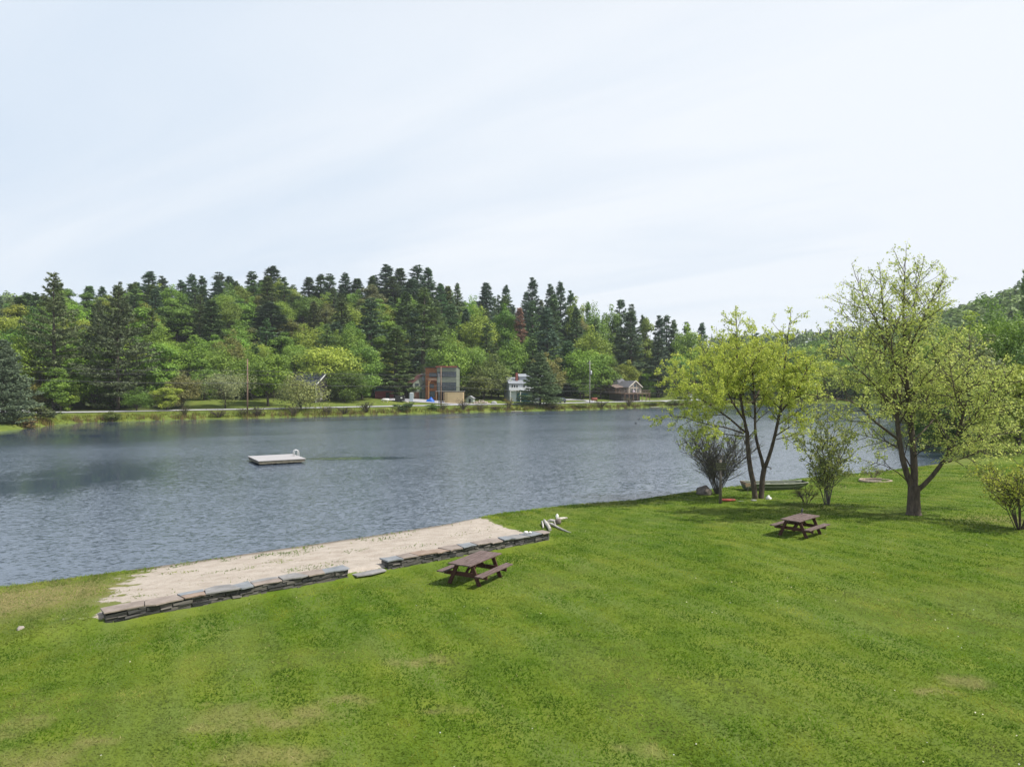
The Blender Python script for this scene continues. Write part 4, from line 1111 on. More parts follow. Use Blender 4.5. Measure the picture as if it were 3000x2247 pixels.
for i, (px, py, rz, lb) in enumerate([(1872, 1229, .4, 'upper of two small birds flying low over the pond'), (1862, 1241, -.3, 'lower of two small birds flying low over the pond')]):
    p = W(px, py, 112); m = MB()
    m.tube([(-.20,0,.02),(-.10,0,.0),(.05,0,.0),(.16,0,.03),(.22,0,.03)], [.01,.05,.065,.045,.008], 8)
    for s in (-1, 1):
        m.prism([(.08,s*.04,.03),(.10,s*.28,.12+.05*i),(.02,s*.56,.20-.16*i),(-.04,s*.30,.11+.05*i),(-.09,s*.04,.03)], (0, 0, .012))
    tag(m.build('bird', bpy.data.materials['dark_plumage'], None, p, rz), lb, 'bird', 'birds flying over the pond')

# --- dry stone walls
M_SLATE = [simple('slate_'+n, c, .65, .22, 2.5, bump=.3, bscale=8, col2=c2) for n, c, c2 in
    (('blue', (.19,.205,.222), (.28,.295,.31)), ('grey', (.20,.195,.19), (.30,.29,.28)), ('rust', (.255,.175,.13), (.33,.25,.195)), ('brown', (.23,.185,.155), (.33,.275,.235)))]
M_STACK = leaf_mat('stacked_slate', (.085,.082,.078), .62, 0.0, rough=.8, hue2=(1.05,1,.92))
def wall_pt(s, n, z): 
    p = WO + WU*s + WN*n; return Vector((p[0], p[1], z))
TOPZ = 1.11
def stone_wall(s0, s1, caps, seed, label):
    r = random.Random(seed); c = WO + WU*s0 + WN*.3
    o = empty('stone_wall', (c[0], c[1], gz(*(WO+WU*(s0+.5)-WN*.4))), 0, label, 'stone wall', 'dry stone walls edging the beach')
    base = Vector(o.location)
    # stacked courses, each stone a rough block; one mesh for the whole body
    m = MB(); rnd = []
    def stone(sa, sb, na, nb, za, zb):
        v = []
        for n_, z_ in ((na, za), (nb, za), (nb, zb), (na, zb)):
            for s_ in (sa, sb):
                v.append(wall_pt(s_ + r.uniform(-.015, .015), n_ + r.uniform(-.02, .02), z_ + r.uniform(-.01, .01)) - base)
        # order: 0 sa,na,za 1 sb.. 2 sa,nb,za 3 4 sa,nb,zb 5 6 sa,na,zb 7
        m._add(v, [(0,1,3,2),(6,4,5,7),(0,6,7,1),(2,3,5,4),(0,2,4,6),(1,7,5,3)])
        rnd.extend([r.random()]*6)
    for side in (0, 1):
        z = .35
        while z < TOPZ - .05:
            h = r.choice((.035, .05, .06, .075, .10))
            h = min(h, TOPZ - .045 - z)
            if h < .02: break
            s = s0 + .02
            while s < s1 - .02:
                L = r.uniform(.12, .42)*(1.5 if h > .07 else 1); e = min(s1-.02, s+L)
                prot = r.uniform(-.035, .03)
                if side == 0: stone(s+.006, e-.006, .05-prot, .30, z+.004, z+h-.004)
                else: stone(s+.006, e-.006, .30, .55+prot, z+.004, z+h-.004)
                s = e
            z += h
    me = m.mesh('stacked_stones', M_STACK)
    a = me.attributes.new('rnd', 'FLOAT', 'FACE'); a.data.foreach_set('value', np.array(rnd, np.float32))
    link(bpy.data.objects.new('stacked_stones', me), o)
    # capstones: irregular flags butted together
    s = s0 - .04; prev = [0, 0]
    tot = sum(k[0] for k in caps); sc_ = (s1 - s0 + .08)/tot
    for i, (L, mi, split) in enumerate(caps):
        e = s + L*sc_; last = i == len(caps)-1
        j0, j1 = prev; nx = [0, 0] if last else [r.uniform(-.16, .16), r.uniform(-.16, .16)]
        dz = r.uniform(-.022, .020); th = r.uniform(.035, .055); g = .012
        def cap(poly, mat, dz):
            mm = MB(); P = [wall_pt(a, b, TOPZ-.045+dz) - base for a, b in poly]
            tilt = r.uniform(-.01, .01)
            mm.prism(P[::-1] if (P[1]-P[0]).cross(P[2]-P[1]).z < 0 else P, (tilt, 0, th)); q = mm.build('capstone', mat, o, bevel=.006); return q
        mid = (s+e)/2
        fr = [(s+j0+g, .0+r.uniform(-.08,.05)), (s*.7+e*.3, .0+r.uniform(-.09,.05)), (s*.3+e*.7, .0+r.uniform(-.09,.05)), (e+nx[0]-g, .0+r.uniform(-.08,.05))]
        bk = [(e+nx[1]-g, .58+r.uniform(-.10,.08)), (mid, .60+r.uniform(-.10,.10)), (s+j1+g, .58+r.uniform(-.10,.08))]
        if split:
            ml = [(s+(j0+j1)/2+g, .30), (e+(nx[0]+nx[1])/2-g, .34)]
            cap(fr + [ml[1], ml[0]], M_SLATE[mi], dz); cap([(ml[0][0], ml[0][1]+.015), (ml[1][0], ml[1][1]+.015)] + bk, M_SLATE[split-1], dz+.01)
        else: cap(fr + bk, M_SLATE[mi], dz)
        s = e; prev = nx
    return o
stone_wall(*WALL1, [(1.05,3,0),(1.0,3,0),(.75,2,1),(.85,1,0),(.65,0,0),(.95,3,2),(.75,1,0),(.7,3,0),(.9,0,0)], 3, 'dry stone wall with slate capstones on the left of the beach gap')
stone_wall(*WALL2, [(.65,0,0),(.8,3,0),(.75,2,0),(.7,2,0),(.65,3,0),(.6,0,0),(.8,3,0),(.85,3,0),(.5,0,0),(.8,1,0),(.9,0,0),(.45,3,0)], 4, 'dry stone wall with slate capstones behind the near picnic table')
m = MB(); c = [(-.55,-.25),(.0,-.32),(.62,-.22),(.66,.25),(.1,.34),(-.6,.28)]
m.prism([(a, b, 0) for a, b in c], (0, 0, .05)); cc = WO + WU*8.1 + WN*.12
tag(m.build('stone_step', M_SLATE[1], None, (cc[0], cc[1], gz(*cc)-.015), math.atan2(WU[1], WU[0]), bevel=.01), 'pale flat stone step in the gap between the two stone walls', 'step')
for dx, r_ in ((0, .055), (.16, .04), (.07, .06)):
    pass
m = MB(); m.blob((0,0,.05), (.10,.07,.06), 2); m.blob((.17,.03,.04), (.07,.05,.045), 4); 
pc = wall_pt(15.6, .35, TOPZ+.005)
tag(m.build('shell', simple('white_shell', (.72,.70,.66), .5, .1, 8), None, pc), 'small white stones lying on the grey capstone at the right wall end', 'stone')

# --- driftwood heap beyond the wall
M_DRIFT = simple('bleached_driftwood', (.36,.325,.28), .85, .3, 4, bump=.4, bscale=10, stretch=(1,1,1), col2=(.62,.59,.54))
M_DRIFTC = simple('dark_end_grain', (.10,.07,.05), .9, .3, 8)
def D(ix, iy, h=.0):
    p = ground_px(1560 + ix*.0633, 1500 + iy*.0633); return (p.x, p.y, p.z + h)
def drift(pts, rad, label, grp='bleached driftwood pieces by the wall end', sides=8):
    m = MB(); P = [Vector(p) for p in pts]; b = P[0].copy(); m.tube([p-b for p in P], rad, sides)
    return tag(m.build('driftwood', M_DRIFT, None, b), label, 'driftwood', grp)
drift([D(540,470,.10),D(640,600,.09),D(740,740,.09),D(815,880,.08)], [.065,.085,.085,.075], 'thick straight grey log of the driftwood heap')
drift([D(640,560,.07),D(880,640,.10),D(1100,730,.07),D(1400,860,.05),D(1620,930,.03),D(1790,965,.02)], [.05,.065,.055,.045,.03,.012], 'long thin driftwood pole reaching out to the right')
drift([D(410,580,.03),D(440,560,.15),D(480,640,.09),D(500,760,.03)], [.045,.04,.04,.035], 'short bent driftwood stub at the left of the heap')
drift([D(650,540,.10),D(850,520,.16),D(1000,560,.16),D(1180,560,.14)], [.05,.07,.08,.05], 'crooked tan driftwood branch across the middle of the heap')
drift([D(1100,560,.13),D(1250,470,.17),D(1420,440,.17),D(1590,400,.14)], [.12,.08,.06,.05], 'thick pale driftwood root pointing right at the back of the heap')
drift([D(1000,560,.22),D(1030,640,.16),D(1090,700,.07),D(1240,715,.03)], [.02,.025,.02,.01], 'zigzag white driftwood twig in front of the heap')
m = MB(); m.blob((0,0,.13), (.17,.15,.17), 9, amp=.2); q = D(1200,560); tag(m.build('stone', simple('brown_stone', (.17,.14,.12), .85, .4, 6, bump=.5), None, q), 'dark rounded stone held in the driftwood heap', 'stone')
m = MB(); m.blob((0,0,.0), (.085,.08,.13), 19, amp=.12); q = D(1140,520,.34); tag(m.build('stone', simple('white_stone', (.80,.78,.74), .7, .1, 6), None, q), 'white stone set upright on top of the driftwood heap', 'stone')

# --- sign post, its board and the things round the birches
M_POST = wood('grey_post', (.10,.085,.070), (.19,.165,.14), (10, 10, 1.2))
M_SIGN = simple('mossy_board', (.020,.026,.016), .8, .5, 5, col2=(.055,.062,.030))
M_LETT = simple('faded_cream_paint', (.19,.19,.12), .8, .4, 12)
bp_ = ground_px(2110, 1475); dS = bp_.y
post = empty('sign_post', bp_, 0, 'grey post with a dark mossy notice board by the birch', 'sign')
ztop = CAM_Z + (CY-1347)/FPX*dS - bp_.z
m = MB(); m.tube([(0,0,-.1),(.02,0,ztop*.5),(.01,0,ztop)], [.095,.085,.075], 8); m.build('post', M_POST, post)
zc0 = CAM_Z + (CY-1366)/FPX*dS - bp_.z
m = MB(); m.box(-.30,.30,-.135,-.095,zc0-.225,zc0+.225); bd = m.build('sign_board', M_SIGN, post, bevel=.006)
m = MB(); rr = random.Random(8)
for row, z in enumerate((.135, .03, -.075, -.16)):
    x = -.25 + .03*(row % 2)
    while x < .22:
        L = rr.uniform(.03, .085); y = zc0+z
        m.box(x, x+L*.3, -.139, -.1352, y-.026, y+.026); m.box(x, x+L, -.139, -.1352, y+(.012 if row % 2 else -.02), y+(.024 if row % 2 else -.008)); x += L + .03
m.build('lettering', M_LETT, bd)
# tan small board on a stake
p = ground_px(2191, 1447)
st = empty('small_sign', p, R(8), 'small tan board on a thin stake leaning left of the birch trunks', 'sign')
m = MB(); m.beam((0,0,-.05),(.02,0,.52),.03,.02,(0,1,0)); m.build('stake', M_POST, st)
m = MB(); Mx = Matrix.Translation((.0,-.02,.58)) @ Matrix.Rotation(R(-14), 4, 'Y')
m.box(-.17,.17,-.012,.012,-.11,.11, Mx); m.build('sign_board', wood('tan_board', (.24,.17,.10), (.38,.29,.19)), st)
# red board lying on the grass
p = ground_px(2134, 1467)
m = MB(); m.prism([(-.42,-.17,.03),(-.25,-.26,.03),(.25,-.24,.03),(.40,-.10,.03),(.40,.12,.03),(.2,.24,.03),(-.3,.22,.03),(-.44,.08,.03)], (0,0,.07))
tag(m.build('sled', simple('faded_red_plastic', (.52,.10,.065), .45, .25, 3), None, p, R(6), bevel=.02), 'faded red plastic sled lying at the foot of the sign post', 'sled')
m = MB(); m.tube([(0,0,.02),(.12,-.05,.02),(.22,.03,.03),(.34,-.06,.02)], .016, 6); p = ground_px(2160, 1469)
tag(m.build('rope', simple('grey_rope', (.33,.32,.28), .9, .2, 20), None, p), 'short grey rope beside the red sled', 'rope')
def rock(px, py, r, seed, label, mat, name='rock', amp=.2, lift=.3):
    p = ground_px(px, py); m = MB(); m.blob((0, 0, r[2]*lift), r, seed, 16, 10, amp)
    return tag(m.build(name, mat, None, p, R(seed*37)), label, 'rock')
M_BOULD = simple('lichen_boulder', (.085,.070,.058), .9, .5, 4, bump=.8, bscale=7, col2=(.19,.165,.14))
rock(2064, 1449, (.62,.42,.42), 3, 'big dark boulder at the foot of the bare-stemmed shrub', M_BOULD, amp=.14)
rock(2252, 1463, (.20,.15,.16), 6, 'white rock right of the birch trunks', simple('pale_rock', (.60,.60,.58), .85, .2, 6, bump=.4))
m = MB(); m.blob((0,0,.03), (.19,.15,.06), 11, 12, 6, .12); tag(m.build('rock', M_SLATE[1], None, ground_px(2208, 1467)), 'flat grey stone at the foot of the left birch trunk', 'rock')
rock(60, 1842, (.12,.085,.055), 8, 'single pale stone on the dry grass left of the wall', simple('tan_rock', (.33,.29,.25), .85, .2, 6, bump=.4))
rock(2252, 1430, (.16,.12,.10), 12, 'small white stone on the grass in front of the boat', bpy.data.materials['pale_rock'])
# fire ring
p = ground_px(2565, 1409); m = MB(); rr = random.Random(4)
ring = empty('fire_ring', p, 0, 'low ring of pale bricks round bare earth on the lawn near the water', 'fire ring')
for k in range(22):
    a = k*6.283/22; m = MB(); m.box(-.13,.13,-.07,.07,-.02,.09+rr.uniform(-.015,.02), Matrix.Translation((1.02*math.cos(a),.95*math.sin(a),0)) @ Matrix.Rotation(a+1.57+rr.uniform(-.1,.1),4,'Z'))
    m.build('brick', simple('pale_brick', (.42,.33,.26), .9, .25, 5) if k == 0 else bpy.data.materials['pale_brick'], ring, bevel=.01)
m = MB(); m.blob((0,0,-.02), (.9,.85,.05), 7, 18, 6, .03); m.build('ash', simple('ash_soil', (.13,.11,.085), .95, .4, 5), ring)

# --- the boat drawn up on the grass
M_ALU = simple('olive_boat_paint', (.085,.105,.072), .55, .25, 2.5, col2=(.12,.142,.10))
M_ALUIN = simple('boat_inside', (.30,.32,.28), .5, .2, 3)
M_TRIM = simple('boat_trim', (.34,.345,.28), .5, .15, 3)
pa = ground_px(2183, 1428); pb = ground_px(2352, 1424)
yb = 47.6; xa = (2178-CX)/FPX*yb; xb = (2362-CX)/FPX*yb
boat = empty('rowing_boat', (xa, yb, gz((xa+xb)/2, yb)+.01), R(2), 'flat-bottomed olive aluminium boat pulled up on the grass behind the birch trunks', 'boat')
Lb = xb - xa
st_ = [(0, .52, .70, .0, .47), (.25, .52, .70, -.01, .47), (.9, .54, .74, -.02, .45), (Lb*.5, .55, .75, -.02, .45), (Lb*.74, .50, .70, .0, .46), (Lb*.9, .42, .60, .17, .49), (Lb, .34, .50, .36, .53)]
def hull(st_, inset=0.0):
    V = []; Fc = []
    for x, hb, ht, zb, ztp in st_:
        V += [(x, -ht+inset, ztp), (x, -hb+inset, zb+inset), (x, hb-inset, zb+inset), (x, ht-inset, ztp)]
    for i in range(len(st_)-1):
        for k in range(3): a = i*4+k; Fc.append((a, a+1, a+5, a+4))
    return V, Fc
V, Fc = hull([(x + (.13*(1-0) if i == 0 else 0), a, b, c, d) for i, (x, a, b, c, d) in enumerate(st_)])
V[0] = (0, V[0][1], V[0][2]); V[3] = (0, V[3][1], V[3][2])
n = len(st_); Fc = [f[::-1] for f in Fc] + [(0, 3, 2, 1), tuple((n-1)*4+k for k in range(4))]
me = bpy.data.meshes.new('hull'); me.from_pydata(V, [], Fc); me.materials.append(M_ALU); me.update()
h_ = link(bpy.data.objects.new('hull', me), boat); sol = h_.modifiers.new('shell', 'SOLIDIFY'); sol.thickness = .02; sol.offset = 0
for s in (-1, 1):
    m = MB(); m.tube([(x if i else 0, s*b, d) for i, (x, a, b, c, d) in enumerate(st_)], .025, 6); m.build('gunwale', M_TRIM, boat)
    m = MB()
    for i in range(n-1):
        x0, a0, b0, c0, d0 = st_[i]; x1, a1, b1, c1, d1 = st_[i+1]
        if i == 0: x0 = .06
        f = .55
        P0 = Vector((x0, s*(a0+(b0-a0)*f+.012), c0+(d0-c0)*f)); P1 = Vector((x1, s*(a1+(b1-a1)*f+.012), c1+(d1-c1)*f)); m.beam(P0, P1, .012, .03)
    m.build('side_rib', M_TRIM, boat)
for x in (.55, 1.75, 3.0):
    m = MB(); m.box(x, x+.28, -.62, .62, .27, .31); m.build('bench_seat', M_ALUIN, boat)
m = MB(); m.box(.0, .04, -.60, .60, .34, .50); m.build('transom', simple('transom_wood', (.26,.17,.12), .8, .3, 4), boat)

# --- swim raft with ladder
rf = empty('swim_raft', (-22.3, 67.2, 0), R(31), 'square wooden swimming raft with a pale deck floating in mid pond', 'raft')
M_DECK = simple('pale_deck_boards', (.40,.385,.385), .7, .12, 2, stretch=(1,12,1))
m = MB(); planks(m, -2.12, 2.12, -2.48, 2.48, .38, .43, 26, .008); m.build('deck', M_DECK, rf)
M_RAFTF = wood('raft_frame', (.085,.075,.055), (.20,.185,.14), (1,6,6))
m = MB(); m.box(-2.05,2.05,-2.42,-2.36,.12,.375); m.box(-2.05,2.05,2.36,2.42,.12,.375); m.box(-2.05,-1.99,-2.36,2.36,.12,.375); m.box(1.99,2.05,-2.36,2.36,.12,.375)
for y in (-1.4, 0, 1.4): m.box(-1.99,1.99,y-.03,y+.03,.14,.37)
m.build('frame', M_RAFTF, rf)
for x in (-1.3, 0, 1.3):
    for y in (-1.75, 1.75):
        m = MB(); m.box(x-.5,x+.5,y-.5,y+.5,-.30,.135); m.build('float', simple('black_float', (.02,.02,.022), .5, .2) if (x, y) == (-1.3, -1.75) else bpy.data.materials['black_float'], rf, bevel=.06)
lad = []
m = MB()
for dy in (-.22, .22):
    pts = [(1.72, .35+dy, .43), (1.72, .35+dy, .82)] + [(1.72+.21-.21*math.cos(a), .35+dy, .82+.19*math.sin(a)) for a in np.linspace(.4, math.pi-.1, 6)] + [(2.16, .35+dy, .5), (2.16, .35+dy, -.6)]
    m.tube(pts, .032, 8)
for z in (-.4, -.1, .2): m.tube([(2.16, .13, z), (2.16, .57, z)], .02, 6)
m.build('ladder', simple('white_rail', (.60,.60,.59), .35, .05, 3, metal=.3), rf)

# --- little docks on the far side
def dock(px, py, L, w, rz, label):
    d = 7.2/((py-CY)/FPX); x = (px-CX)/FPX*d
    o = empty('dock', (x, d, 0), rz, label, 'dock')
    m = MB(); planks(m, -L/2, L/2, -w/2, w/2, .22, .28, 4); m.build('deck', M_DECK, o)
    m = MB(); m.box(-L/2+.03, L/2-.03, -w/2+.04, -w/2+.10, .06, .215); m.box(-L/2+.03, L/2-.03, w/2-.10, w/2-.04, .06, .215)
    for x_ in (-L/2+.2, L/2-.2):
        for y_ in (-w/2+.16, w/2-.16): m.tube([(x_, y_, -.5), (x_, y_, .21)], .06, 6)
    m.build('frame', M_RAFTF, o)
dock(1514, 1206, 2.9, 1.5, R(5), 'small pale dock on the far waterline left of the lone lakeside pine')
dock(1918, 1193.5, 3.0, 1.3, R(20), 'small pale dock on the far waterline right of the house with the deck')
# ------------------------------------------------------------------ across the pond: houses, poles, cars
M_GLASS = simple('window_glass', (.045,.060,.075), .08, .3, 1.5, spec=.8)
M_WHITE = simple('white_trim', (.72,.72,.70), .6, .06, 3)
M_DARKW = simple('dark_void', (.02,.02,.022), .9, .3, 2)
def window(parent, M, w, h, mull=(1, 0), trim=None, glass=None, name='window'):
    """frame with glass; M places the window centre, local x across, y outward is -y"""
    f = MB(); t = .07
    for a in (-1, 1):
        f.box(a*(w/2) - (0 if a < 0 else 0) - t/2, a*(w/2) + t/2, -.05, .03, -h/2-t/2, h/2+t/2, M)
        f.box(-w/2+t/2, w/2-t/2, -.045, .03, a*(h/2)-t/2, a*(h/2)+t/2, M)
    for i in range(mull[0]):
        x = -w/2 + w*(i+1)/(mull[0]+1); f.box(x-.03, x+.03, -.04, .02, -h/2+t/2, h/2-t/2, M)
    for i in range(mull[1]):
        z = -h/2 + h*(i+1)/(mull[1]+1); f.box(-w/2+t/2, w/2-t/2, -.035, .015, z-.025, z+.025, M)
    o = f.build(name, trim or M_WHITE, parent)
    g = MB(); g.box(-w/2+t/2, w/2-t/2, -.012, .005, -h/2+t/2, h/2-t/2, M); g.build('pane', glass or M_GLASS, o)
    return o
T = lambda x, y, z, rz=0: Matrix.Translation((x, y, z)) @ Matrix.Rotation(rz, 4, 'Z')
def roof_slab(parent, pts, th, mat, name='roof'):
    m = MB(); P = [Vector(p) for p in pts]; n = (P[1]-P[0]).cross(P[2]-P[0]).normalized()
    if n.z < 0: P = P[::-1]; n = -n
    m.prism(P, n*th); return m.build(name, mat, parent)

# ---- tall house
d = 204; k = d/FPX
x0 = (1280-CX)*k; y0 = d
hz = gz(x0+2.8, d+2)
H = empty('house', (x0, y0, hz), R(-4), 'tall flat-roofed house with sage siding, window bands and a rust-orange wing', 'house')
ZB = lambda py: CAM_Z + (CY-py)*k - hz       # height in the house of a photo row
M_SAGE = siding('sage_siding', (.185,.21,.165), .22)
M_ORANGE = siding('rust_panels', (.24,.095,.035), .5, 'X', .4, .3)
M_BAND = simple('black_window_frame', (.025,.030,.034), .5, .2)
M_FASC = simple('red_fascia', (.25,.075,.055), .7, .3, 3)
wB = 5.65
m = MB(); m.box(0, wB, 0, 6.5, ZB(1146), ZB(1075)); m.build('wall', M_SAGE, H)
m = MB(); m.box(.15, wB-.15, .5, 6.3, -.5, ZB(1146)-.01); m.build('garage_wall', M_DARKW, H)
roof_slab(H, [(-.25,-.55,ZB(1074.5)), (wB+.25,-.55,ZB(1073.5)), (wB+.25,7,ZB(1079)), (-.25,7,ZB(1080))], .14, simple('dark_roofing', (.05,.05,.055), .8, .2), 'roof')
m = MB(); m.box(-.26, wB+.26, -.62, -.555, ZB(1076.5), ZB(1072.6)); 
m.build('fascia', M_FASC, H)
m = MB()
for i in range(9): m.box(.1+i*.66, .18+i*.66, -.55, -.005, ZB(1077), ZB(1075.2))
m.build('rafter_tails', M_FASC, H)
for (ya, yb_, n_) in ((1089, 1105, 7), (1120, 1144, 7)):
    zc = (ZB(ya)+ZB(yb_))/2; h = ZB(ya)-ZB(yb_); w1 = (wB-.1)/n_
    for i in range(n_): window(H, T(.05+w1*(i+.5), -.02, zc), w1-.09, h-.12, (0, 1 if h > 2 else 0), M_BAND)
# balcony in front of the lower band, running on to the right
zd = ZB(1145.5)
m = MB(); m.box(-.1, 8.2, -1.7, -.07, zd-.16, zd); m.build('deck', simple('grey_deck', (.28,.27,.26), .8, .2), H)
m = MB()
for i in range(29): m.box(-.05+i*.29, -.02+i*.29, -1.66, -1.63, zd, zd+.95)
m.box(-.08, 8.18, -1.68, -1.61, zd+.95, zd+1.0)
for x in (8.12,):
    for j in range(5): m.box(x, x+.03, -1.6+j*.32, -1.57+j*.32, zd, zd+.95)
m.build('railing', M_BAND, H)
for x in (0.1, 2.2, 8.05):
    m = MB(); m.box(x-.07, x+.07, -1.62, -1.48, -.4, zd-.165); m.build('deck_post', simple('tan_post', (.36,.25,.15), .8, .2) if x == .1 else bpy.data.materials['tan_post'], H)
# orange wing to the left, set back a little
wl = -3.55
m = MB(); m.box(wl, -.01, 1.2, 6.5, -.5, ZB(1077.5)); m.build('wing_wall', M_ORANGE, H)
roof_slab(H, [(wl-.3,.7,ZB(1077)), (-.02,.7,ZB(1076)), (-.02,6.9,ZB(1079)), (wl-.3,6.9,ZB(1080.5))], .12, bpy.data.materials['dark_roofing'], 'wing_roof')
for i in range(3): window(H, T(-2.1+.72*i, 1.18, ZB(1098.5)), .62, 1.15, (0, 0), M_BAND)
window(H, T(-1.7, 1.18, ZB(1131)), 1.2, 1.1, (1, 0), M_BAND)
window(H, T(-1.6, 1.18, ZB(1155)), 1.6, 1.7, (1, 0), M_BAND, name='door')
m = MB(); m.box(-2.4, -.05, -.2, 1.15, ZB(1114)-.14, ZB(1114)); m.build('balcony', M_FASC, H)
m = MB(); m.box(-2.4, -.05, -.2, -.16, ZB(1114), ZB(1108)); m.build('balcony_front', simple('balcony_board', (.25,.16,.10), .8, .3), H)
m = MB(); m.box(-2.42, -2.24, -.25, -.07, -.4, ZB(1114)-.145); m.beam((-2.33,-.16,ZB(1124)), (-1.75,-.16,ZB(1114.8)), .12, .12); m.build('timber_post', simple('yellow_timber', (.46,.25,.11), .7, .2), H)
# low gabled wing far left
xl = wl - 5.0
zt_, ze = ZB(1096), ZB(1121)
MW = Matrix.Translation((xl+1.5, .25, 0)) @ Matrix.Rotation(R(38), 4, 'Z')     # the wing is turned to face right
tw = lambda p: MW @ Vector(p)
wg = 4.3
bx_ = MW.to_3x3() @ Vector((0, 3.0, 0))
m = MB(); m.prism([tw(p) for p in ((0,0,-.5),(wg,0,-.5),(wg,0,ZB(1094)),(wg-.9,0,ZB(1098)),(0,0,ze))], bx_); m.build('side_wall', M_SAGE, H)
roof_slab(H, [tw((-.45,-.3,ze-.3)), tw((wg-.9,-.3,ZB(1098)+.05)), tw((wg-.9,3.1,ZB(1098)+.05)), tw((-.45,3.1,ze-.3))], .16, simple('maroon_roof', (.135,.060,.055), .7, .25, 2), 'side_roof')
m = MB(); m.box(xl-1.2, xl+.9, 2.6, 5.6, -.5, ze-.4); m.build('shed_wall', simple('dark_brown_boards', (.055,.038,.030), .85, .3, 2), H)
window(H, MW @ T(1.3, -.02, ZB(1127)), 1.1, .6, (1, 0), M_BAND)
window(H, T(wl-.5, .18, ZB(1110)), .5, 1.2, (0, 0), M_BAND)
window(H, T(wl-.5, .18, ZB(1139)), .55, .7, (0, 0), M_BAND)
m = MB(); m.beam(tw((.1,-.12,ZB(1145))), tw((3.6,-.12,ZB(1124))), .10, .22); m.build('stair_stringer', M_BAND, H)
m = MB(); m.box(.5, 2.0, -.06, -.005, -.4, ZB(1149), MW); m.build('door', simple('brown_door', (.17,.085,.06), .8, .3), H)
m = MB(); m.box(2.2, 2.9, -.06, -.005, -.4, ZB(1149), MW); m.build('door', simple('green_door', (.05,.08,.06), .8, .3), H)
# things in the yard
def place(px, py, d): 
    x = (px-CX)/FPX*d; return Vector((x, d, gz(x, d)))
p = place(1303, 0, 199); sw = (1356-1303)*199/FPX
c = empty('shipping_container', p, R(-3), 'tan shipping container standing in front of the tall house', 'container')
zt_ = CAM_Z + (CY-1149.5)*199/FPX - p.z
m = MB(); m.box(0, sw, 0, 2.4, .05, zt_); m.build('body', siding('tan_corrugated', (.47,.36,.20), .28, 'X', .6, .1), c)
m = MB()
for x_ in (0, sw): 
    m.box(x_-.05, x_+.05, -.03, .06, -.2, zt_+.02)
m.box(.05, sw-.05, -.03, .06, zt_-.10, zt_+.015); m.box(.05, sw-.05, -.03, .06, .03, .16); m.build('frame', simple('tan_steel', (.55,.43,.25), .6, .1), c)
m = MB()
for x_ in (.15, .42, .70): m.box(x_, x_+.05, -.05, -.005, .18, zt_-.12)
m.build('door_bar', simple('door_rod', (.22,.17,.10), .6, .2), c)
p = place(1205.5, 0, 198); zt_ = CAM_Z + (CY-1149.5)*198/FPX - p.z
c = empty('portable_toilet', p, R(5), 'grey portable toilet cabin by the brown doors of the tall house', 'portable toilet')
m = MB(); m.box(-.52,.52,-.52,.52,-.05,zt_-.3); m.build('cabin', simple('grey_plastic', (.42,.47,.52), .5, .08), c, bevel=.04)
m = MB(); m.prism([(-.56,-.56,zt_-.295),(.56,-.56,zt_-.295),(.30,-.56,zt_),(-.30,-.56,zt_)], (0,1.12,0)); m.build('roof', simple('white_plastic', (.66,.68,.70), .5, .05), c)
m = MB(); m.box(-.36,.36,-.545,-.525,.06,zt_-.42); m.build('door', simple('grey_door', (.34,.39,.44), .5, .08), c)
def grid_cloth(w, d_, fn, n=14):
    V = []; F = []
    for i in range(n+1):
        for j in range(n+1): x = -w/2+w*i/n; y = -d_/2+d_*j/n; V.append((x, y, fn(x, y)))
    for i in range(n):
        for j in range(n): a = i*(n+1)+j; F.append((a, a+n+1, a+n+2, a+1))
    return V, F
V, F = grid_cloth(2.5, 1.6, lambda x, y: max(-.1, (1.0 + .28*math.sin(4.1*x+1)+.18*math.sin(6*y+2*x))*(1-(abs(x)/1.25)**4)*(1-(abs(y)/.8)**4)))
me = bpy.data.meshes.new('tarp'); me.from_pydata(V, [], F); me.materials.append(simple('blue_tarp', (.015,.10,.42), .45, .3, 4)); me.polygons.foreach_set('use_smooth', [True]*len(F))
tp = link(bpy.data.objects.new('tarpaulin', me)); tp.location = place(1261, 0, 199.5); tag(tp, 'bright blue tarpaulin thrown over a heap under the orange wing', 'tarpaulin')
p = place(1130, 0, 194); m = MB(); m.tube([(-.95,0,.55),(-.8,0,.55),(.8,0,.55),(.95,0,.55)], [.15,.36,.36,.15], 14)
for x_ in (-.5, .5): m.box(x_-.08, x_+.08, -.25, .25, -.1, .3)
tag(m.build('gas_tank', simple('white_tank', (.70,.69,.66), .5, .06), None, p), 'white horizontal gas tank under the trees left of the tall house', 'tank')
p = place(1172, 0, 196); c = empty('trailer', p, 0, 'black box trailer with a small white sign left of the portable toilet', 'trailer')
m = MB(); m.box(-1.25,1.25,-.8,.8,.35,1.75); m.build('body', simple('black_box', (.022,.022,.025), .5, .3), c, bevel=.03)
m = MB(); m.box(.25,.75,-.83,-.805,.95,1.3); m.build('sign', M_WHITE, c)
for x_ in (-.5, .35): 
    m = MB(); m.tube([(x_,-.86,.28),(x_,-.62,.28)], .3, 14); m.build('wheel', bpy.data.materials['black_float'], c)
m = MB(); m.tube([(0,0,.2),(.45,-.2,.22),(1.0,-.45,.16)], [.17,.2,.17], 10); tag(m.build('log', simple('pale_pipe', (.66,.60,.50), .8, .2), None, place(1187, 0, 195)), 'short pale log on the gravel between the trailer and the toilet', 'log')
c = empty('shed', place(1126, 0, 203), R(8), 'dark red shed in deep shade under the trees left of the trailer', 'shed')
m = MB(); m.box(-2.6,2.6,0,3,-.4,2.3); m.build('wall', siding('barn_red', (.13,.025,.025), .3, 'X'), c)
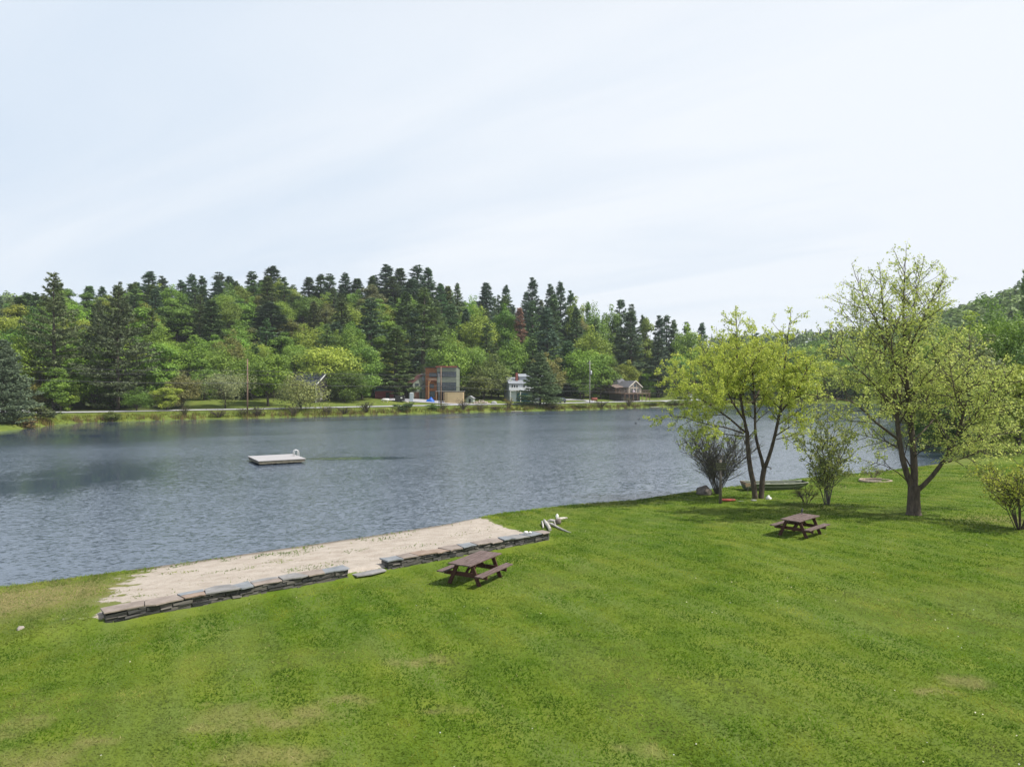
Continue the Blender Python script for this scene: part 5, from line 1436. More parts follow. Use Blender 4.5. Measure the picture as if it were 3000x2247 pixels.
roof_slab(c, [(-2.8,-.3,2.2),(2.8,-.3,2.2),(2.8,3.3,3.0),(-2.8,3.3,3.0)], .1, simple('blue_green_tin', (.05,.12,.13), .5, .2), 'roof')
m = MB(); m.box(.4,1.5,-.04,-.005,-.2,1.8); m.build('door', M_DARKW, c)
p = place(1376, 0, 204); c = empty('shed', p, R(-8), 'little pale green gabled shed right of the tan container', 'shed')
m = MB(); m.prism([(-1.0,0,-.3),(1.0,0,-.3),(1.0,0,1.2),(0,0,1.9),(-1.0,0,1.2)], (0,2.6,0)); m.build('wall', siding('pale_green_boards', (.33,.38,.34), .25, 'X'), c)
roof_slab(c, [(-1.2,-.15,1.12),(0,-.15,1.97),(0,2.8,1.97),(-1.2,2.8,1.12)], .06, simple('grey_tin', (.30,.31,.32), .5, .1), 'roof')
roof_slab(c, [(1.2,-.15,1.12),(0,-.15,1.97),(0,2.8,1.97),(1.2,2.8,1.12)], .06, bpy.data.materials['grey_tin'], 'roof')
m = MB(); m.box(-.3,.3,-.03,-.005,-.1,1.1); m.build('door', M_DARKW, c)
rr = random.Random(2); c = place(1408, 0, 203); m = MB()
for i in range(120):
    a = rr.uniform(0, 6.28); q = rr.random()**.6; r_ = rr.uniform(.09, .30); m.blob((q*2.9*math.cos(a), q*1.6*math.sin(a), max(0, 1.0*(1-q))*rr.uniform(.4, 1)+.03), (r_, r_*.8, r_*.6), i, 6, 4, .25)
tag(m.build('rubble', simple('broken_stone', (.40,.34,.29), .9, .35, 1.2), None, c), 'heap of pale broken stone beside the green shed', kind='stuff')
m = MB(); m.blob((0,0,.25), (1.0,.6,.55), 5, 14, 8, .15); tag(m.build('rock', simple('grey_rock', (.36,.36,.36), .9, .3, 2, bump=.4), None, place(1447, 0, 203)), 'large grey boulder between the rubble heap and the white house', 'rock')

# ---- white house behind the lakeside pine
d = 212; k = d/FPX; xh = (1491-CX)*k; hz = gz(xh+3, d)
H = empty('house', (xh, d, hz), R(14), 'grey and white house with a brick chimney, half hidden by the lakeside pine', 'house')
ZB = lambda py: CAM_Z + (CY-py)*k - hz
M_GREYS = siding('blue_grey_siding', (.30,.34,.38), .22); M_WHS = siding('white_siding', (.46,.49,.52), .22)
wF, dp = 9.6, 6.5
m = MB(); m.prism([(0,0,-.6),(0,dp,-.6),(0,dp,ZB(1122)),(0,dp*.55,ZB(1107)),(0,0,ZB(1122.5))], (wF,0,0)); m.build('wall', M_GREYS, H)
m = MB(); m.box(.05, wF-.05, -.09, -.004, ZB(1146), ZB(1123)); m.build('front_wall', M_WHS, H)
roof_slab(H, [(-.2,-.45,ZB(1124.5)),(wF+.2,-.45,ZB(1124.5)),(wF+.2,dp*.55,ZB(1106)),(-.2,dp*.55,ZB(1106))], .14, simple('pale_grey_shingle', (.27,.29,.32), .8, .15, 2), 'roof')
roof_slab(H, [(-.2,dp+.4,ZB(1123)),(wF+.2,dp+.4,ZB(1123)),(wF+.2,dp*.55,ZB(1106)),(-.2,dp*.55,ZB(1106))], .14, bpy.data.materials['pale_grey_shingle'], 'roof')
m = MB(); m.box(3.6,wF+1.4,1.5,6.4,ZB(1118),ZB(1104)); m.build('upper_wall', M_WHS, H)
roof_slab(H, [(3.4,1.1,ZB(1104.5)),(wF+1.6,1.1,ZB(1104.5)),(wF+1.6,4.2,ZB(1096)),(3.4,4.2,ZB(1096))], .14, bpy.data.materials['pale_grey_shingle'], 'upper_roof')
roof_slab(H, [(3.4,6.8,ZB(1104.5)),(wF+1.6,6.8,ZB(1104.5)),(wF+1.6,4.2,ZB(1096)),(3.4,4.2,ZB(1096))], .14, bpy.data.materials['pale_grey_shingle'], 'upper_roof')
m = MB(); m.box(2.4,3.1,1.1,1.9,ZB(1120),ZB(1092)); m.build('chimney', simple('red_brick', (.20,.065,.05), .85, .3, 4, bump=.3), H)
for i in range(3): window(H, T(1.0+i*.72, -.10, ZB(1132)), .6, .95, (0, 0))
for i in range(3): window(H, T(4.6+i*1.2, -.10, ZB(1132)), .8, .95, (1, 0))
for x_ in (.55, 1.55):
    m = MB(); Mx = Matrix.Translation((x_+.2, 1.6, ZB(1117.8))) @ Matrix.Rotation(math.atan2(ZB(1106)-ZB(1124.5), dp*.55+.45), 4, 'X'); m.box(-.3,.3,-.4,.4,.14,.24,Mx); m.build('skylight', M_GLASS, H)
m = MB(); m.box(.0, wF, -1.6, -.1, ZB(1143.5)-.15, ZB(1143.5)); m.build('deck', M_WHITE, H)
m = MB()
for i in range(36): m.box(.02+i*.27, .06+i*.27, -1.56, -1.52, ZB(1143.5), ZB(1136.5))
m.box(0, wF, -1.59, -1.5, ZB(1136.5), ZB(1136.5)+.07); m.build('railing', M_WHITE, H)
for x_ in (.1, 3.2, 6.4, 9.4):
    m = MB(); m.box(x_-.08, x_+.08, -1.55, -1.39, -.6, ZB(1143.5)-.155); m.build('deck_post', M_WHITE, H)
m = MB(); m.box(.5,2.2,-.06,-.004,-.3,ZB(1147)); m.build('garage_door', simple('pale_door', (.55,.60,.68), .6, .06), H)
m = MB(); m.box(2.5,6.8,-.05,-.004,-.2,ZB(1152)); m.build('lower_panel', simple('teal_tarp', (.02,.10,.13), .6, .3, 2), H)

# ---- house with the gable windows and the big deck
d = 233; k = d/FPX; ph = R(32)
xh = (1842-CX)*k; hz = gz(xh, d+3)
H = empty('house', (xh, d, hz), ph, 'tan gabled house with a grey roof on a wide raised timber deck', 'house')
ZB = lambda py: CAM_Z + (CY-py)*k - hz
M_TANS = siding('tan_siding', (.33,.27,.215), .22); M_SLR = simple('grey_shingle', (.125,.125,.14), .8, .15, 3, col2=(.16,.16,.175)); M_BRN = siding('brown_shingle', (.11,.080,.065), .2)
M_TANT = simple('cream_trim', (.58,.54,.46), .6, .06); M_DKW = wood('deck_timber', (.13,.075,.05), (.22,.14,.10), (2,10,10))
w1, l1 = 5.3, 6.4; z0 = ZB(1152); ze = ZB(1133.5); zp = ZB(1116.5)
m = MB(); m.prism([(0,0,z0),(w1,0,z0),(w1,0,ze),(w1/2,0,zp),(0,0,ze)], (0,l1,0)); m.build('wall', M_TANS, H)
s = (zp-ze)/(w1/2); ov = .35
roof_slab(H, [(-ov,-.5,ze-ov*s),(w1/2,-.5,zp),(w1/2,l1,zp),(-ov,l1,ze-ov*s)], .15, M_SLR, 'roof')
roof_slab(H, [(w1+ov,-.5,ze-ov*s),(w1/2,-.5,zp),(w1/2,l1,zp),(w1+ov,l1,ze-ov*s)], .15, M_SLR, 'roof')
m = MB(); m.beam((-ov,-.53,ze-ov*s+.08),(w1/2,-.53,zp+.10),.05,.30); m.build('bargeboard', M_TANT, H)
m = MB(); m.beam((w1+ov,-.53,ze-ov*s+.08),(w1/2,-.53,zp+.10),.05,.30); m.build('bargeboard', M_TANT, H)
for x_ in (.06, w1-.06):
    m = MB(); m.box(x_-.12,x_+.12,-.06,-.004,z0,ze-.05); m.build('corner_board', M_TANT, H)
zw = ZB(1144)
window(H, T(1.25,-.02,zw), 1.25, 1.35, (1,0), M_TANT); window(H, T(4.1,-.02,zw), 1.15, 1.35, (1,0), M_TANT); window(H, T(2.65,-.02,ZB(1145.5)), 1.15, 1.75, (1,0), M_TANT, name='door')
window(H, T(2.65,-.02,ZB(1129.5)), 1.1, 1.15, (0,0), M_TANT); window(H, T(1.35,-.02,ZB(1132)), .75, .55, (0,0), M_TANT); window(H, T(3.95,-.02,ZB(1132)), .75, .55, (0,0), M_TANT)
window(H, T(-.02,1.4,zw,-math.pi/2), 1.2, 1.3, (1,0), M_TANT); window(H, T(-.02,4.4,zw,-math.pi/2), 1.0, 1.5, (1,0), M_TANT)
# cross block behind, gable to the left
zp2 = ZB(1107.5); ze2 = ZB(1124); b0, b1 = l1, l1+5.6; a0, a1 = -3.2, 4.6; bm = (b0+b1)/2
m = MB(); m.prism([(a0,b0,z0),(a0,b1,z0),(a0,b1,ze2),(a0,bm,zp2),(a0,b0,ze2)], (a1-a0,0,0)); m.build('rear_wall', M_BRN, H)
s2 = (zp2-ze2)/((b1-b0)/2)
roof_slab(H, [(a0-.4,b0-.35,ze2-.35*s2),(a1+.4,b0-.35,ze2-.35*s2),(a1+.4,bm,zp2),(a0-.4,bm,zp2)], .15, M_SLR, 'rear_roof')
roof_slab(H, [(a0-.4,b1+.35,ze2-.35*s2),(a1+.4,b1+.35,ze2-.35*s2),(a1+.4,bm,zp2),(a0-.4,bm,zp2)], .15, M_SLR, 'rear_roof')
m = MB(); m.beam((a0-.43,b0-.35,ze2-.35*s2+.08),(a0-.43,bm,zp2+.1),.05,.28,(0,0,1)); m.build('bargeboard', M_TANT, H)
window(H, T(a0-.02,bm,ZB(1122),-math.pi/2), 1.0, .9, (1,0), M_TANT)
# porch roof
roof_slab(H, [(-3.7,2.2,ZB(1137)),(-.02,2.2,ZB(1135)),(-.02,b0-.4,ZB(1127)),(-3.7,b0-.4,ZB(1128))], .14, simple('brown_porch_roof', (.20,.15,.13), .8, .15), 'porch_roof')
for x_ in (-3.5, -1.8):
    m = MB(); m.box(x_-.09,x_+.09,2.3,2.48,z0,ZB(1137)); m.build('porch_post', M_DKW, H)
# deck and its underside
m = MB(); m.box(-3.8, 7.4, -2.4, -.02, z0-.2, z0); m.box(-3.8, -.02, -.018, 6.0, z0-.2, z0); m.build('deck', M_DKW, H)
m = MB()
for i in range(38):
    x_ = -3.75+i*.3; m.box(x_-.02,x_+.02,-2.36,-2.32,z0,z0+.9)
m.box(-3.8,7.4,-2.39,-2.29,z0+.9,z0+.97)
for i in range(27): m.box(-3.76,-3.72,-2.2+i*.3,-2.16+i*.3,z0,z0+.9)
m.box(-3.79,-3.69,-2.29,6.0,z0+.9,z0+.96); m.build('railing', wood('rail_wood', (.22,.15,.11), (.32,.24,.19)), H)
m = MB(); m.box(-3.0,w1-.1,.4,l1-.1,-.8,z0-.21); m.build('basement_wall', siding('old_boards', (.085,.075,.068), .25, 'X', .5, .4), H)
for x_ in (-3.6,-1.8,0.0,1.9,3.8,5.6,7.2):
    m = MB(); m.box(x_-.08,x_+.08,-2.3,-2.14,-.9,z0-.205); m.build('deck_post', M_DKW, H)
m = MB(); m.beam((5.2,-2.22,-.2),(7.0,-2.22,z0-.25),.1,.14); m.build('deck_brace', M_DKW, H)
cs = empty('patio_umbrella', H.matrix_world @ Vector((0,0,0)), 0); bpy.data.objects.remove(cs)
wp = Matrix.Translation((xh, d, hz)) @ Matrix.Rotation(ph, 4, 'Z')
for a_, lb in ((1.2, 'pale lilac cushioned chair on the timber deck in front of the gable'),):
    p = wp @ Vector((a_, -1.4, z0)); c = empty('deck_chair', p, ph, lb, 'chair')
    m = MB(); m.box(-.4,.4,-.35,.35,.35,.48); m.build('seat', simple('lilac_cushion', (.55,.48,.55), .8, .1), c, bevel=.03)
    m = MB(); m.box(-.4,.4,.25,.35,.482,1.0); m.build('backrest', bpy.data.materials['lilac_cushion'], c, bevel=.03)
    for x_ in (-.35,.35):
        for y_ in (-.3,.3): m = MB(); m.box(x_-.03,x_+.03,y_-.03,y_+.03,0,.35); m.build('leg', M_DKW, c)

# ---- dark house with solar roof, mostly behind the willow
d = 184; k = d/FPX; xh = (925-CX)*k; hz = gz(xh-3, d+2)
H = empty('house', (xh, d, hz), R(-24), 'dark house with solar panels on its roof behind the willow bush', 'house')
ZB = lambda py: CAM_Z + (CY-py)*k - hz
M_BLK = siding('charred_boards', (.040,.036,.036), .25, 'X', .5, .3)
wd_, lg = 4.8, 8.5; zr = ZB(1096); zl = ZB(1128)
m = MB(); m.prism([(0,0,-.8),(0,wd_,-.8),(0,wd_,zr-.12),(0,wd_*.78,zr-.1),(0,0,zl-.1)], (-lg,0,0)); m.build('wall', M_BLK, H)
roof_slab(H, [(.25,-.3,zl-.15),(.25,wd_*.78,zr),(-lg-.2,wd_*.78,zr),(-lg-.2,-.3,zl-.15)], .14, simple('slate_roof', (.07,.075,.09), .6, .2), 'roof')
M_PV = simple('solar_glass', (.03,.035,.05), .12, .2, 3, spec=.8)
sl = math.atan2(zr-zl+.15, wd_*.78+.3)
for i in range(5):
    for j in range(2):
        m = MB(); Mx = Matrix.Translation((-1.0-i*1.5, .55+j*1.65*math.cos(sl), zl+.16+ (.55+j*1.65)*math.tan(sl)*.93)) @ Matrix.Rotation(sl, 4, 'X'); m.box(-.7,.7,-.1,1.45,.10,.15,Mx); m.build('solar_panel', M_PV, H)
m = MB(); m.beam((.28,-.32,zl-.12),(.28,wd_*.78,zr+.06),.07,.22); m.build('bargeboard', M_WHITE, H)
m = MB(); m.box(.0,.10,-.12,.02,-.8,zl-.12); m.build('corner_board', M_WHITE, H)
m = MB(); m.box(.02,.06,1.6,2.6,.3,2.3); m.build('door', bpy.data.materials['grey_deck'], H)
# ---- grey roof up on the hill
px_, d = 1390, 318; x_ = (px_-CX)/FPX*d; zz_ = CAM_Z + (CY-880)/FPX*d
H = empty('house', (x_, d, zz_-7.6), R(-20), 'grey-roofed house almost hidden among the trees near the hilltop', 'house')
m = MB(); m.prism([(-3,0,0),(3,0,0),(3,0,4.6),(0,0,7.2),(-3,0,4.6)], (0,7,0)); m.build('wall', M_GREYS, H)
M_DSL = simple('dark_slate', (.055,.058,.07), .8, .15)
roof_slab(H, [(-3.5,-.4,4.2),(0,-.4,7.3),(0,7.3,7.3),(-3.5,7.3,4.2)], .2, M_DSL, 'roof'); roof_slab(H, [(3.5,-.4,4.2),(0,-.4,7.3),(0,7.3,7.3),(3.5,7.3,4.2)], .2, M_DSL, 'roof')
window(H, T(0,-.02,3.6), 1.6, 1.2, (1,0))
# ---- small pale shed far right
p = place(2034, 0, 246); c = empty('shed', p, R(10), 'small pale shed by the road glimpsed through the left birch', 'shed')
m = MB(); m.prism([(-1.5,0,-.4),(1.5,0,-.4),(1.5,0,2.0),(0,0,3.0),(-1.5,0,2.0)], (0,3,0)); m.build('wall', siding('pale_blue_boards', (.50,.53,.55), .25, 'X'), c)
for s in (-1, 1): roof_slab(c, [(s*1.8,-.3,1.85),(0,-.3,3.05),(0,3.3,3.05),(s*1.8,3.3,1.85)], .1, bpy.data.materials['brown_porch_roof'], 'roof')
m = MB(); m.box(-.5,.5,-.05,-.005,-.2,1.7); m.build('door', M_DARKW, c)

# ---- parked car
p = place(1641, 0, 211); c = empty('parked_car', p + Vector((0,0,.16)), R(-62), 'dark parked car with a shiny bonnet right of the lakeside pine', 'car')
M_CAR = simple('dark_blue_paint', (.035,.040,.050), .18, .1, 2, spec=.7); M_TYRE = simple('tyre', (.018,.018,.018), .85, .2)
prof = [(-2.15,.42),(-2.2,.75),(-2.1,.98),(-1.2,1.04),(-.55,1.50),(1.0,1.52),(1.85,1.08),(2.1,.98),(2.15,.45)]
m = MB(); m.prism([(x_, -.85, z_) for x_, z_ in prof], (0,1.7,0)); m.build('body', M_CAR, c, bevel=.08)
m = MB(); m.prism([(-1.06,-.70,1.06),(-.56,-.62,1.44),(-.62,-.62,1.455),(-1.16,-.70,1.06)], (0,1.30,0)); m.build('windscreen', M_GLASS, c)
for s in (-1, 1):
    m = MB(); m.prism([(-.95,s*.856,1.08),(-.5,s*.856,1.42),(.95,s*.856,1.43),(1.5,s*.856,1.10)], (0,s*.012,0)); m.build('side_window', M_GLASS, c)
    m = MB(); m.blob((-2.13,s*.62,.80), (.06,.17,.10), 3, 10, 6, 0); m.build('headlight', M_WHITE, c)
    for x_ in (-1.35, 1.35):
        m = MB(); m.tube([(x_,s*.88,.33),(x_,s*.66,.33)], .33, 18); wh = m.build('wheel', M_TYRE, c)
        m = MB(); m.tube([(x_,s*.892,.33),(x_,s*.86,.33)], .19, 14); m.build('rim', simple('alloy', (.45,.45,.46), .3, .1, metal=.6) if 'alloy' not in bpy.data.materials else bpy.data.materials['alloy'], wh)
m = MB(); m.box(-2.235,-2.17,-.45,.45,.5,.72); m.build('grille', M_DARKW, c)
# ---- rusty tank left of the deck house
p = place(1741, 0, 222); c = empty('fuel_tank', p, R(10), 'rust-red oil tank on legs beside the wooden pole and transformer', 'tank')
m = MB(); m.tube([(-.95,0,1.0),(-.88,0,1.0),(.88,0,1.0),(.95,0,1.0)], [.30,.45,.45,.30], 14); m.build('tank', simple('rust_red', (.20,.055,.035), .7, .4, 3), c)
for x_ in (-.7,.7):
    for y_ in (-.25,.25): m = MB(); m.tube([(x_,y_,-.2),(x_,y_,.62)], .04, 6); m.build('leg', M_TYRE, c)

# ------------------------------------------------------------------ utility poles and cables
M_POLE = wood('pole_wood', (.16,.10,.065), (.30,.20,.135), (8,8,.6)); M_POLEG = wood('grey_pole', (.20,.19,.18), (.32,.31,.30), (8,8,.6))
M_CABLE = simple('cable', (.055,.055,.058), .6, .1)
def pole(px, top, d, label, mat=M_POLE, r=.16, attach=(1085, 1097, 1122)):
    x = (px-CX)/FPX*d; z0 = gz(x, d); h = CAM_Z + (CY-top)/FPX*d - z0
    o = empty('utility_pole', (x, d, z0), 0, label, 'utility pole', 'utility poles along the far road')
    m = MB(); m.tube([(0,0,-.5),(0,0,h*.5),(0,0,h)], [r*1.1, r*.95, r*.8], 10); m.build('post', mat, o)
    for py in attach:
        z = CAM_Z + (CY-py)/FPX*d - z0
        m = MB(); m.tube([(0,-r,z),(0,-r-.18,z)], .05, 6); m.build('insulator', M_WHITE, o)
    return o, x, d, z0, h
P1 = pole(725, 1052, 153.5, 'brown wooden pole with cables beside the pale apple tree')
P2 = pole(1292, 1075, 181, 'brown wooden pole standing in front of the tall house', attach=(1098, 1109, 1131))
P3 = pole(1728, 1057, 214.5, 'tall grey pole with a transformer left of the deck house', M_POLEG, .17, attach=(1127, 1137, 1146))
o3, x3, d3, z3, h3 = P3
zt_ = CAM_Z + (CY-1090)/FPX*d3 - z3
m = MB(); m.tube([(.38,-.05,zt_-.75),(.38,-.05,zt_-.7),(.38,-.05,zt_+.35),(.38,-.05,zt_+.42)], [.2,.25,.25,.15], 12); m.build('transformer', simple('grey_can', (.50,.51,.52), .5, .08), o3)
m = MB(); m.box(-.8,.8,-.07,.07,h3-.9,h3-.75); m.build('crossarm', M_POLEG, o3)
o2, x2, d2, z2, h2 = P2
pp = pole(1286, 1094, 182, 'thin grey stub pole leaning beside the brown pole at the tall house', M_POLEG, .09, attach=())
xL, dL = (-110-CX)/FPX*132, 132
P4 = pole(2210, 1085, 243, 'faint grey pole of the far road glimpsed behind the left birch', M_POLEG, .15, attach=(1128, 1137, 1143))
def cable(rows, label, rad=.035):
    pts = []
    for (px, d, py) in rows: pts.append(W(px, py, d) + Vector((0, -.30, 0)))
    out = []
    for a, b in zip(pts[:-1], pts[1:]):
        L = (b-a).length; sag = L*L*.00016
        for t in np.linspace(0, 1, 15)[:-1]:
            q = a.lerp(b, t); q.z -= sag*4*t*(1-t); out.append(q)
    out.append(pts[-1]); m = MB(); base = out[0].copy(); m.tube([q-base for q in out], rad, 5)
    tag(m.build('power_cable', M_CABLE, None, base), label, 'cable', 'cables strung between the utility poles')
cable([(-60,126,1071),(725,153.5,1085),(1292,181,1098),(1728,214.5,1127),(2210,243,1128)], 'topmost of the three cables strung along the far road')
cable([(-60,126,1083),(725,153.5,1097),(1292,181,1109),(1728,214.5,1137),(2210,243,1137)], 'middle one of the three cables strung along the far road', .026)
cable([(-60,126,1107),(725,153.5,1122),(1292,181,1131),(1728,214.5,1146),(2210,243,1143)], 'lowest and thickest of the three cables strung along the far road', .045)
# ------------------------------------------------------------------ bank vegetation
BANKB = [leafy_meshes('bank_bush_%d' % i, 2.2, 2.4, 80+i, .22, 900, .02, lobes=16) for i in range(3)]
def twig_bush(seed, h=2.4, w=2.0, n=26):
    g = np.random.default_rng(seed); segs = []; C = []
    for k in range(n):
        a = g.uniform(0, 6.28); r = g.random()**.6*w/2; tip = np.array((math.cos(a)*r, math.sin(a)*r, h*g.uniform(.6, 1)*(1-.2*(2*r/w)**2)))
        P = np.array([(math.cos(a)*.1, math.sin(a)*.1, -.1), tip*.5 + np.array((0, 0, .1)), tip]); segs.append((P, np.array([.03, .022, .012])))
        for j in range(4):
            u = g.uniform(.4, 1); p = tip*u; q = p + g.normal(size=3)*.22 + np.array((0, 0, .2)); segs.append((np.array([p, (p+q)/2, q]), np.array([.014, .012, .008]))); C.append(q)
    C = np.array(C); C = np.concatenate([C + g.normal(size=C.shape)*.07 for _ in range(3)])
    V, F = leaf_quads(C, g.normal(size=C.shape)+np.array((0,0,.4)), g.uniform(.08, .16, len(C)), g, .7)
    crown = np_mesh('bank_twigs_crown', V, F, M_LEAF, rnd=g.random(len(F)))
    V, F = tubes_np(segs, 3); return np_mesh('bank_twigs_stem', V, F, M_TWIG), crown
TWB = [twig_bush(90+i) for i in range(3)]
BANK = [(118,1238,95,1188,'grey-green bush at the waterline beside the left spruce','l',(.10,.13,.06)),
 (88,1258,60,1222,'tawny dry reed clump at the waterline by the left border','l',(.20,.16,.08)),
 (540,1222,40,1190,'twiggy brown bush on the bank left of the first wooden pole','t',(.10,.12,.04)),
 (712,1222,46,1196,'brown brush at the waterline under the first wooden pole','t',(.10,.11,.04)),
 (755,1222,50,1188,'dark twiggy bush right of the first wooden pole','t',(.08,.11,.04)),
 (330,1236,50,1205,'leafy bush low on the bank below the two big pines','l',(.11,.15,.04)),
 (860,1220,40,1188,'twiggy bush on the bank below the willow','t',(.10,.13,.05)),
 (960,1216,46,1188,'grey twiggy bush on the bank in front of the mown field','t',(.09,.11,.05)),
 (1008,1216,40,1192,'smaller grey twiggy bush on the bank in front of the mown field','t',(.09,.11,.05)),
 (1072,1212,50,1176,'tallest twiggy bush on the bank before the gravel drive','t',(.10,.13,.05)),
 (1190,1207,62,1178,'rounded blue-green bush on the bank below the portable toilet','l',(.070,.120,.045)),
 (1268,1206,34,1182,'bright leafy bush on the bank left of the brown pole','l',(.09,.17,.03)),
 (1298,1206,34,1184,'dark brush at the foot of the brown pole','t',(.07,.10,.04)),
 (1356,1204,40,1168,'bare grey shrub on the bank below the tan container','t',(.12,.12,.08)),
 (1406,1204,40,1184,'brown brush on the bank right of the tan container','t',(.12,.11,.06)),
 (1490,1203,30,1165,'slender yellow budding shrub on the bank below the white house','t',(.30,.26,.05)),
 (1618,1200,60,1182,'brown brush on the bank right of the lakeside pine','t',(.10,.10,.05)),
 (1760,1197,46,1174,'twiggy bush on the bank right of the grey pole','t',(.10,.13,.05)),
 (1842,1194,36,1164,'bare upright shrub on the bank before the deck house','t',(.11,.12,.06)),
 (1905,1192,46,1178,'reedy green bush on the bank by the right dock','l',(.12,.17,.05)),
 (1700,1198,40,1184,'low green bush on the bank in front of the grey pole','l',(.12,.16,.04)),
 (1975,1189,60,1172,'reedy bush on the bank seen left of the birch crown','l',(.12,.17,.05)),
 (1450,1204,40,1188,'low reddish brush on the bank left of the small dock','t',(.13,.10,.05)),
 (640,1226,50,1200,'low brown brush on the bank under the apple tree','t',(.11,.10,.05))]
for i, (px, py, wd, top, lb, kd, col) in enumerate(BANK):
    p = ground_px(px, py-4, 90, 300); d = p.y; hh = max(.8, CAM_Z+(CY-top)/FPX*d - p.z); ww = wd/FPX*d*1.2
    if kd == 'l': put_tree('bank_bush', BANKB[i % 3], p, ww/2.4, i*1.3, col, hh/2.2, lb, 'bush', 'bushes along the far bank')
    else: put_tree('bank_bush', TWB[i % 3], p, ww/2.0, i*1.7, col, hh/2.3, lb, 'bush', 'bushes along the far bank')
# long grass and reeds of the far bank
def tufts(name, XY, n_each, h, spread, mat, seed, label, wid=.03, lean=.35, low=False):
    g = np.random.default_rng(seed); X = np.repeat(XY[:, 0], n_each) + g.normal(size=len(XY)*n_each)*spread; Y = np.repeat(XY[:, 1], n_each) + g.normal(size=len(XY)*n_each)*spread
    Z = terrain(X, Y); n = len(X); hh = h*g.uniform(.5, 1.3, n)*np.repeat(g.uniform(.5, 1.4, len(XY)), n_each)
    if low: hh = hh*np.interp(lake_dist(X, Y), [0, 2.5, 4.5, 7], [1.2, 1.0, .35, .18])
    a = g.uniform(0, 6.28, n); ux, uy = np.cos(a)*wid, np.sin(a)*wid; b = g.uniform(0, 6.28, n); L = g.uniform(0, lean, n)*hh
    V = np.stack([np.column_stack([X-ux, Y-uy, Z-.02]), np.column_stack([X+ux, Y+uy, Z-.02]), np.column_stack([X+np.cos(b)*L, Y+np.sin(b)*L, Z+hh])], 1)
    o = bpy.data.objects.new(name, np_mesh(name, V.reshape(-1, 3), np.arange(n*3).reshape(-1, 3), mat, rnd=np.repeat(g.random(len(XY)), n_each)*.5 + g.random(n)*.5)); link(o)
    return tag(o, label, kind='stuff')
g = np.random.default_rng(55)
px = g.uniform(60, 2500, 60000); d = np.sqrt(g.uniform(100**2, 285**2, 60000)); x = (px-CX)/FPX*d; e = lake_dist(x, d)
k = (e > .1) & (e < 7.2) & (d > 105) & (x < 120); XY = np.column_stack([x, d])[k]
keep = g.random(len(XY)) < np.interp(lake_dist(XY[:, 0], XY[:, 1]), [0, 2.5, 7], [1, .7, .35]); XY = XY[keep]
tufts('bank_grass', XY, 12, .62, .35, leaf_mat('bank_blade', (.155,.20,.035), .5, .3, hue2=(1.25,1,.8)), 56, 'rough grass and weeds along the far bank', .06, .35, True)
k2 = (e > -.2) & (e < 1.3) & (d > 105) & (x < 120); XY = np.column_stack([x, d])[k2]; XY = XY[vnoise(XY[:, 0]*.22, XY[:, 1]*.22) > .42]
tufts('dry_reeds', XY, 14, .9, .3, leaf_mat('dry_reed', (.15,.115,.06), .5, .15), 57, 'brown dead reeds and brush stems at the far waterline', .045)

# ------------------------------------------------------------------ lawn: real blades over the near turf
g = np.random.default_rng(77)
def lawn_points(n, d0, d1, pw):
    u = g.random(n); d = (d0**(2-pw) + u*(d1**(2-pw)-d0**(2-pw)))**(1/(2-pw)); px = g.uniform(-350, 3350, n)
    x = (px-CX)/FPX*d; return x, d
x, y = lawn_points(610000, 11.3, 62, 1.15)
e = lake_dist(x, y); s, n_ = wall_sn(x, y)
on_sand = (n_ > -.02) & (n_ < 14) & (s - .31*n_ > -.6 + 1.2*(vnoise(x*1.3, y*1.3)-.5)) & (s - .30*n_ < 16.9 + 1.0*(vnoise(x*1.5+7, y*1.5)-.5))
tong = (s < 3.0 + 2*(vnoise(x, y)-.5)) & (e < .9 + 1.3*(vnoise(x*1.2, y*1.2)-.5)) & (e > .15)
stray = g.random(len(x)) < np.where(fbm(x*.9+3, y*.9) > .60, .35, .004)*np.clip(1.5-s/11, .12, 1)
inwall = (n_ > -.08) & (n_ < .68) & (s > -.1) & (s < 16.8)
ok = (e > .12) & (~on_sand | tong | stray) & ~inwall
x, y, e = x[ok], y[ok], e[ok]; n = len(x)
patch = fbm(x*.55, y*.55); bare = fbm(x*.42+40, y*.42)
h = .034*g.uniform(.5, 1.4, n)*(.7 + .7*patch) + np.where(e < 2.0, .06*g.random(n), 0)
wid = .0075 + .00050*y
b = g.uniform(0, 6.28, n); a = b + 1.571 + g.normal(size=n)*.25; L = h*g.uniform(.9, 2.6, n)
ux, uy = np.cos(a)*wid, np.sin(a)*wid; Z = terrain(x, y)
V = np.stack([np.column_stack([x-ux, y-uy, Z-.01]), np.column_stack([x+ux, y+uy, Z-.01]), np.column_stack([x+np.cos(b)*L, y+np.sin(b)*L, Z+h])], 1)
# the blades take the colour of the turf they grow from: lush, yellowish or dry by patch
m, nt, nd, lk = mat_new('lawn_blade')
out = N(nd, 'ShaderNodeOutputMaterial'); geo = N(nd, 'ShaderNodeNewGeometry'); at = N(nd, 'ShaderNodeAttribute', attribute_name='rnd'); at2 = N(nd, 'ShaderNodeAttribute', attribute_name='dry')
n1 = N(nd, 'ShaderNodeTexNoise'); n1.inputs['Scale'].default_value = .55; n1.inputs['Detail'].default_value = 6; n1.inputs['Roughness'].default_value = .62; lk.new(geo.outputs['Position'], n1.inputs['Vector'])
cr = N(nd, 'ShaderNodeValToRGB'); el = cr.color_ramp.elements; el.new(.5)
for e_, (pp_, c_) in zip(el, ((.34, BLADE[0]), (.5, BLADE[1]), (.66, BLADE[2]))): e_.position = pp_; e_.color = rgba(c_)
lk.new(n1.outputs['Fac'], cr.inputs['Fac'])
